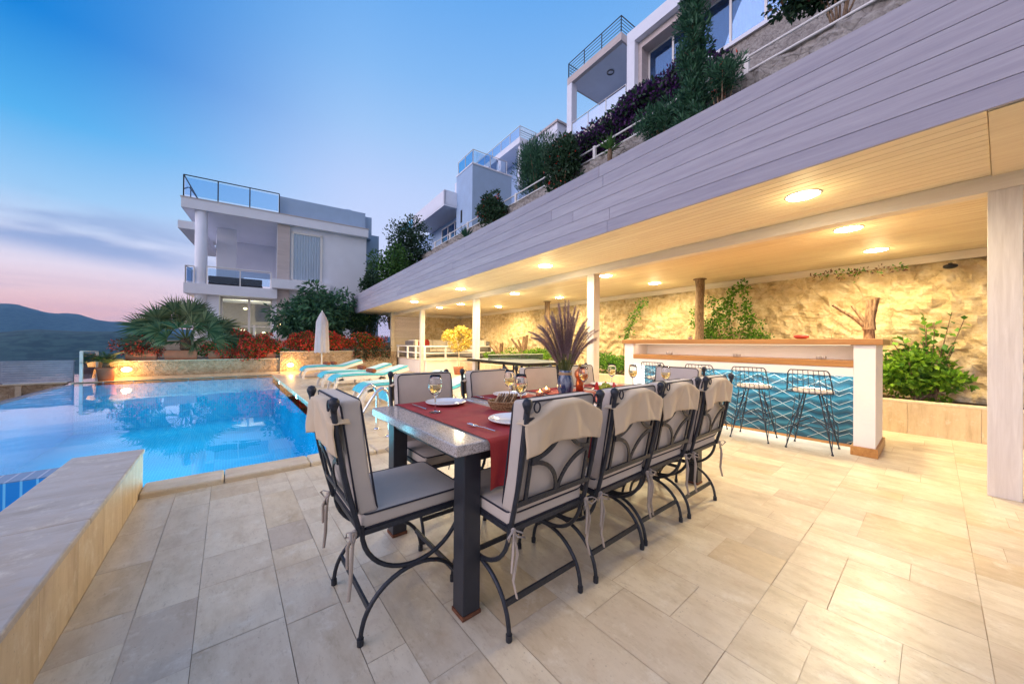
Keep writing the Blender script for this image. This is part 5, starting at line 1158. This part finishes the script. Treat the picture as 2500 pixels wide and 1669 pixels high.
# ================================================================== PLANTS ON THE SLOPE (above the pavilion roof)
def on_bed(name, label, cat, x, y, z, size, n, L, w, mat, seed, cl, group=None, m2=None, p2=0, upb=.2, trunk=.3, spread=1.0):
    px, py = PV(x, y); return bush(name, label, cat, (px, py, z), size, n, L, w, mat, seed, cl, trunk, group, m2, p2, upb, YR, spread)
G = 'shrubs growing along the retaining wall above the roof'
on_bed('hibiscus', 'small green shrub with red blooms, lowest on the slope, beside the spiky agave', 'shrub', 3.0, 12.4, 5.6, (.5, 1.0, .70), 3600, .13, .036, MT['lf_dark'], 61, 24, G, MT['lf_red'], .03, trunk=.55)
on_bed('juniper', 'large dark feathery juniper bush in the middle of the slope', 'shrub', 4.5, 11.3, 6.9, (.7, 1.45, 1.55), 11000, .20, .016, MT['lf_jun'], 62, 60, G, upb=1.3, trunk=.2)
on_bed('hibiscus', 'green hibiscus with a few red blooms, right of the big juniper', 'shrub', 3.0, 8.15, 5.55, (.5, .85, .95), 5000, .13, .032, MT['lf_dark'], 63, 34, G, MT['lf_red'], .018, trunk=.6)
on_bed('bougainvillea', 'purple bougainvillea mass trailing along the slope below the balcony villa, farther half', 'shrub', 4.1, 8.4, 6.92, (.6, 2.1, .62), 9000, .12, .036, MT['lf_dark'], 64, 40, G, MT['lf_purp'], .55)
on_bed('bougainvillea', 'purple bougainvillea mass beside the tall cypress, nearer half', 'shrub', 4.2, 5.6, 7.05, (.6, 1.9, .78), 9000, .12, .036, MT['lf_dark'], 65, 40, G, MT['lf_purp'], .55)
on_bed('shrub', 'bushy light green shrub at the foot of the tall cypress', 'shrub', 3.0, 4.75, 5.55, (.40, .65, .42), 3200, .13, .012, MT['lf_jun'], 66, 30, G, upb=.9, trunk=.75)
on_bed('shrub', 'green shrub with orange flower tips right of the cypress', 'shrub', 3.0, 3.35, 5.55, (.36, .42, .38), 2200, .13, .012, MT['lf_jun'], 67, 26, G, MT['lf_red'], .012, upb=.9, trunk=.95)
on_bed('overhanging_tree', 'leafy branches with orange fruit hanging in from the top edge', 'tree', 3.9, 1.7, 6.92, (.6, 1.3, .60), 6500, .13, .038, MT['lf_dark'], 68, 36, None, MT['lf_rust'], .05, trunk=.75)
on_bed('overhanging_tree', 'second leafy crown at the top edge above the grey wall, right of the first', 'tree', 4.0, .1, 6.92, (.6, 1.1, .70), 5500, .13, .038, MT['lf_dark'], 69, 30, None, MT['lf_rust'], .04, trunk=1.0)
# cypress
px, py = PV(2.95, 3.95); cyp = thing('cypress', 'tall dark columnar cypress rising out of the top of the picture', 'tree', (px, py, 5.55)); rn = random.Random(70)
mb = MB(); mb.tube([(0, 0, 0), (.02, 0, 2.5), (.05, .05, 5.6)], [.07, .05, .02], 8); mb.build('trunk', MT['bark'], cyp); mb = MB()
for k in range(300):
    z = .3 + 5.2 * (k / 300); a = rn.uniform(0, 2 * PI); r = (.31 + .10 * math.sin(z * 3)) * (1 - z / 7.5) * rn.uniform(.3, 1.05)
    c = Vector((r * math.cos(a), r * math.sin(a), z)); clump(mb, c, (.15, .15, .19), 34, .14, .018, rn, upb=.9)
    mb.tube([(0, 0, z - .1), tuple(c)], [.01, .004], 4, m=1)
mb.build('foliage', [MT['lf_jun'], MT['bark']], cyp)
def spiky(loc, label, n, L, seed, mat):
    t = thing('agave', label, 'plant', loc); rn = random.Random(seed); mb = MB()
    for k in range(n):
        a = rn.uniform(0, 2 * PI); e = rn.uniform(.15, 1.45); d = Vector((math.cos(a) * math.cos(e), math.sin(a) * math.cos(e), math.sin(e))); leaf(mb, Vector((0, 0, .1)), d, Vector((0, 0, 1)), L * rn.uniform(.75, 1.1), .028, 0, .5)
    mb.build('leaves', mat, t); mb = MB(); mb.lathe([(.06, -.3), (.07, 0), (.05, .15), (0, .18)], 8); mb.build('stem', MT['bark'], t)
x, y = PV(3.2, 15.3); spiky((x, y, 6.25), 'dark spiky agave at the lower end of the slope railing', 60, .75, 3, MT['lf_jun'])
x, y = PV(2.9, 6.2); spiky((x, y, 6.45), 'small spiky yucca left of the light green shrub', 40, .5, 4, MT['lf_mid'])
# ================================================================== PLANTS IN THE BACK PLANTER
bush('planter_shrub', 'leafy green shrub filling the planter at the right end of the bar', 'shrub', (7.75, .18, .42), (.30, .50, .36), 2600, .085, .024, MT['lf_warm'], 80, 30, .0)
sh = thing('broad_leaf_shrub', 'tall broad-leaved shrub reaching up the stone wall right of the bar', 'shrub', (7.80, .05, .44)); rn = random.Random(81); mb = MB(); ms = MB()
for k in range(20):
    a = rn.uniform(0, 2 * PI); top = Vector((rn.uniform(-.22, .18), rn.uniform(-.34, .42), rn.uniform(.45, 1.05) if k > 3 else 1.25 - .06 * k)); 
    if k < 4: top.y = -.20 - .05 * k + .3 * (k % 2)
    ps_ = [Vector((0, top.y * .2, 0)), Vector((top.x * .4, top.y * .5, top.z * .5)), top]; ms.tube(ps_, [.010, .008, .005], 6)
    for j in range(16):
        q = .25 + .75 * j / 15; c = ps_[0].lerp(ps_[1], q * 2) if q < .5 else ps_[1].lerp(ps_[2], q * 2 - 1); d = rndv(rn) + Vector((-.3, 0, .25)); leaf(mb, c, d, Vector((0, 0, 1)) + rndv(rn) * .5, .105 * rn.uniform(.7, 1.2), .036, 0, .2)
mb.build('leaves', MT['lf_vine'], sh); ms.build('stem', MT['bark'], sh)
bush('planter_hedge', 'green hedge in the planter between the middle post and the bar', 'hedge', (7.78, 5.2, .42), (.30, 1.0, .27), 3000, .06, .018, MT['lf_vine'], 82, 34, .02)
bush('planter_hedge', 'bright green bush in the planter behind the table tennis table', 'hedge', (7.85, 8.6, .42), (.32, 1.5, .30), 3600, .07, .021, MT['lf_warm'], 83, 36, .02)
bush('planter_hedge', 'small bright green bush at the far end of the planter beside the lounge', 'hedge', (8.0, 11.0, .42), (.30, .7, .26), 1600, .07, .021, MT['lf_warm'], 84, 18, .02)
# climbing vine
vn = thing('climbing_vine', 'dense climbing vine spreading over the stone wall behind the bar', 'vine', (8.02, 2.75, .42)); rn = random.Random(85); mb = MB(); ms = MB()
def vfan(y0, z0, y1, z1, n, r): 
    for k in range(n):
        q = rn.random(); c = Vector((rn.uniform(-.16, .12), y0 + (y1 - y0) * q + rn.gauss(0, r), z0 + (z1 - z0) * q + rn.gauss(0, r))); clump(mb, c, (.05, .06, .06), 7, .060, .019, rn, upb=-.2)
vfan(.55, .8, -.45, .85, 150, .13); vfan(.35, .9, .1, 1.5, 90, .10); vfan(.0, 1.1, -.05, 1.8, 60, .07); vfan(-.05, 1.85, -.30, 1.98, 22, .04); vfan(-.32, 1.95, -.36, 1.4, 26, .035); vfan(-.3, 1.35, -.55, 1.0, 50, .09); vfan(.6, 1.1, .62, 1.6, 26, .05); vfan(.5, 1.65, .15, 1.7, 12, .05); vfan(-.5, 1.0, -.8, .9, 16, .04); vfan(.5, .4, -.6, .5, 60, .1)
for k in range(14): y = rn.uniform(-.4, .5); ms.tube([(0, y * .4, 0), (.05, y, .7), (.06, y * 1.2 + rn.uniform(-.2, .2), 1.4)], [.010, .007, .004], 5)
mb.build('foliage', MT['lf_vine'], vn); ms.build('stem', MT['bark'], vn)
v2 = thing('climbing_vine', 'thin sprig of ivy climbing the stone wall at the left end of the bar', 'vine', (8.17, 5.0, 1.2)); rn = random.Random(86); mb = MB(); ms = MB()
for k in range(46): q = k / 46; c = Vector((rn.uniform(-.06, .02), .28 - .62 * q + rn.gauss(0, .05), .12 + 1.02 * q + rn.gauss(0, .03))); clump(mb, c, (.04, .05, .05), 7, .07, .022, rn)
ms.tube([(0, .3, -.75), (0, .25, .1), (.02, 0, .6), (.02, -.35, 1.2)], [.012, .01, .008, .004], 5); mb.build('foliage', MT['lf_vine'], v2); ms.build('stem', MT['bark'], v2)
v3 = thing('hanging_roots', 'sparse dry tendrils and leaves hanging from the wall top right of the bar', 'vine', (7.98, .85, 2.3)); rn = random.Random(87); mb = MB()
for k in range(60): y = rn.uniform(-.55, .55); clump(mb, Vector((rn.uniform(-.05, .05), y, .16 - abs(rn.gauss(0, .05)))), (.05, .05, .025), 4, .045, .012, rn, m2=1, p2=.5)
mb.build('foliage', [MT['lf_vine'], MT['lf_rust']], v3)
for (x, y, lb) in ((7.72, 3.16, 'bark-covered trunk post supporting the ceiling behind the bar'), (8.12, 8.1, 'bark-covered trunk post behind the pampas grass')):
    t = thing('trunk_post', lb, 'post', (x, y, .4)); mb = MB(); rn = random.Random(int(x * 100))
    mb.tube([(rn.uniform(-.01, .01), rn.uniform(-.01, .01), z) for z in [k * .2 for k in range(11)]] + [(0, 0, 2.19)], [.088 * rn.uniform(.94, 1.06) for _ in range(12)], 14); mb.build('trunk', MT['bark'], t); mb = MB(); mb.lathe([(.13, 2.185), (.13, 2.198)], 16); mb.build('cap_plate', MT['bark'], t)
driftwood((7.85, 8.95, .45), 0, 2.0, 'forked driftwood trunk standing in the planter behind the table tennis table', 5)
driftwood((7.95, 10.4, .45), .4, 1.5, 'smaller driftwood stump in the planter, left of the forked trunk', 6)
sp = thing('wall_speaker', 'small black round speaker high on the stone wall at the right', 'speaker', (8.02, -.14, 2.36)); mb = MB(); mb.ball((0, 0, 0), .060, 18, sy=1.2, sz=.6); mb.build('housing', MT['dark'], sp); mb = MB(); mb.box(.0, .25, -.02, .02, .02, .05); mb.build('bracket', MT['dark'], sp)
# ================================================================== RAISED LOUNGE AT THE FAR END
pd = thing('raised_platform', 'white raised platform with steps at the far end of the pavilion', 'platform', (4.78, -.27, 0), YR)
mb = MB(); mb.box(.16, 2.45, 12.6, 16.2, 0, .50); mb.box(2.45, 3.35, 13.0, 16.2, 0, .50); mb.build('deck_box', MT['plaster'], pd); mb = MB(); mb.box(.13, 2.48, 12.56, 16.2, .501, .54, tone=.5); mb.box(2.48, 3.38, 12.97, 16.2, .501, .54, tone=.5); mb.build('deck_top', MT['beamw'], pd, usetone=True)
for k in range(3): mb = MB(); mb.box(2.50, 3.30, 12.55 - .13 * k + .0, 12.70 - .13 * k, .36 - .16 * k, .40 - .16 * k); mb.build('step', MT['white'], pd)
mb = MB(); mb.bar((2.49, 12.95, .5), (2.49, 12.15, .0), .03, .16); mb.build('stringer', MT['white'], pd)
rl2 = thing('lounge_railing', 'white horizontal-bar railing around the raised lounge', 'railing', (4.78, -.27, 0), YR)
for z in (.80, 1.06):
    mb = MB(); mb.tube([(.10, 16.1, z), (.10, 12.62, z), (2.42, 12.60, z)], .026, 8); mb.build('rail', MT['white'], rl2)
    mb = MB(); mb.tube([(2.60, 13.0, z), (3.35, 13.0, z)], .026, 8); mb.build('rail', MT['white'], rl2)
for (x, y) in ((.10, 15.9), (.10, 14.6), (.10, 13.6), (.10, 12.62), (.95, 12.6), (2.42, 12.6), (2.62, 13.0), (3.34, 13.0)): mb = MB(); mb.box(x - .03, x + .03, y - .03, y + .03, .54, 1.06); mb.build('post', MT['white'], rl2)
def sofa(x, y, w, rz, label):
    px, py = PV(x, y); t = thing('lounge_sofa', label, 'sofa', (px, py, .54), YR + rz)
    mb = MB(); mb.box(-w / 2, w / 2, -.38, .38, .06, .24); mb.box(-w / 2, w / 2, .30, .38, .24, .74); mb.box(-w / 2, -w / 2 + .08, -.38, .38, .24, .52); mb.box(w / 2 - .08, w / 2, -.38, .38, .24, .52); mb.build('frame', MT['grey'], t)
    n = max(1, int(w / .75))
    for k in range(n):
        x0 = -w / 2 + .09 + (w - .18) * k / n; x1 = -w / 2 + .09 + (w - .18) * (k + 1) / n
        mb = MB(); mb.box(x0 + .01, x1 - .01, -.36, .28, .25, .38); mb.build('seat_cushion', MT['wht'], t, bevel=.03); mb = MB(); mb.box(x0 + .01, x1 - .01, .12, .28, .39, .80); mb.build('back_cushion', MT['wht'], t, bevel=.04)
sofa(2.05, 15.6, 2.3, 0, 'grey sofa with white cushions against the far stone end wall'); sofa(3.0, 14.0, 1.5, -PI / 2, 'grey sofa with white cushions against the long stone wall'); sofa(.75, 15.2, 1.1, PI / 2, 'grey armchair with red cushions near the siding wall')
for (x, y, z, lb) in ((.62, 15.4, 1.12, 'orange red scatter cushion in front of the siding wall'), (.60, 15.0, 1.10, 'red scatter cushion lying lower beside the first one'), (1.25, 15.45, 1.15, 'deep red scatter cushion just right of the far white post')):
    px, py = PV(x, y); mb = MB(); mb.ball((0, 0, 0), .21, 14, sx=1, sy=.38, sz=1); mb.v = [(math.copysign(abs(a / .21) ** .7 * .21, a), b, math.copysign(abs(c / .21) ** .7 * .21, c)) for a, b, c in mb.v]
    tag(mb.build('scatter_cushion', MT['red2'], loc=(px, py, z), rotz=.3), lb, 'cushion')
# standard tree with yellow foliage
x, y = 6.78, 11.5; yt = thing('variegated_tree', 'small potted standard tree with glowing yellow foliage before the raised lounge', 'tree', (x, y, 0)); rn = random.Random(90)
mb = MB(); mb.lathe([(0, 0), (.15, 0), (.19, .26), (.20, .30), (.17, .30), (0, .27)], 18); mb.build('pot', MT['terrad'], yt); mb = MB(); mb.tube([(0, 0, .25), (.02, 0, .7), (-.02, .02, 1.15), (-.15, 0, 1.45)], [.022, .02, .018, .01], 8); mb.tube([(-.02, .02, 1.05), (.2, 0, 1.4)], [.014, .008], 6); mb.build('trunk', simple('pale_bark', (.55, .45, .32), .8), yt); mb = MB()
for k in range(34): v = rndv(rn); c = Vector((v.x * .50 - .08 + .12 * (k % 2), v.y * .40, 1.36 + v.z * .38)); clump(mb, c, (.15, .15, .13), 55, .085, .028, rn)
mb.build('foliage', MT['lf_yel'], yt)
# table tennis table
tt = thing('table_tennis_table', 'grey table tennis table with net behind the second white post', 'table tennis table', (5.95, 7.05, 0), math.radians(-4))
mb = MB(); mb.box(-.76, .76, -1.37, 1.37, .735, .76); mb.build('tabletop', simple('table_blue_grey', (.16, .20, .26), .35, var=.04), tt)
mb = MB(); mb.box(-.77, -.755, -1.37, 1.37, .70, .762); mb.box(.755, .77, -1.37, 1.37, .70, .762); mb.box(-.77, .77, -1.385, -1.37, .70, .762); mb.build('edge_frame', MT['dark'], tt)
for (x, y) in ((-.6, -1.0), (.6, -1.0), (-.6, 1.0), (.6, 1.0), (-.6, -.25), (.6, .25)): mb = MB(); mb.box(x - .02, x + .02, y - .02, y + .02, 0, .70); mb.build('leg', MT['dark'], tt)
for q in ('mb.box(-.6, .6, -1.01, -.99, .12, .15)', 'mb.box(-.6, .6, .99, 1.01, .12, .15)', 'mb.bar((-.6, -1, .15), (-.6, -.25, .68), .02, .02)', 'mb.bar((.6, -1, .15), (.6, -.25, .68), .02, .02)'):
    mb = MB(); eval(q); mb.build('brace', MT['dark'], tt)
mb = MB(); mb.box(-.9, .9, -.004, .004, .775, .905); mb.build('net', glassmat('net_mesh', (.45, .48, .5), .5, 0), tt); mb = MB(); mb.box(-.9, .9, -.006, .006, .905, .918); mb.build('net_tape', MT['white'], tt)
# ================================================================== AIR
hz = MB(); hz.box(-5200, 4200, -300, 5600, -31.5, 330)
def hazemat():
    m = bpy.data.materials.new('evening_air'); m.use_nodes = True; m.node_tree.nodes.clear(); t = NT(m.node_tree); out = t.n('ShaderNodeOutputMaterial')
    v = t.n('ShaderNodeVolumePrincipled', Color=(.28, .60, 1.0, 1), Density=HAZE); v.inputs['Anisotropy'].default_value = .0
    t.nt.links.new(v.outputs[0], out.inputs['Volume']); return m
HAZE = .00011
tag(hz.build('haze', hazemat()), kind='stuff')
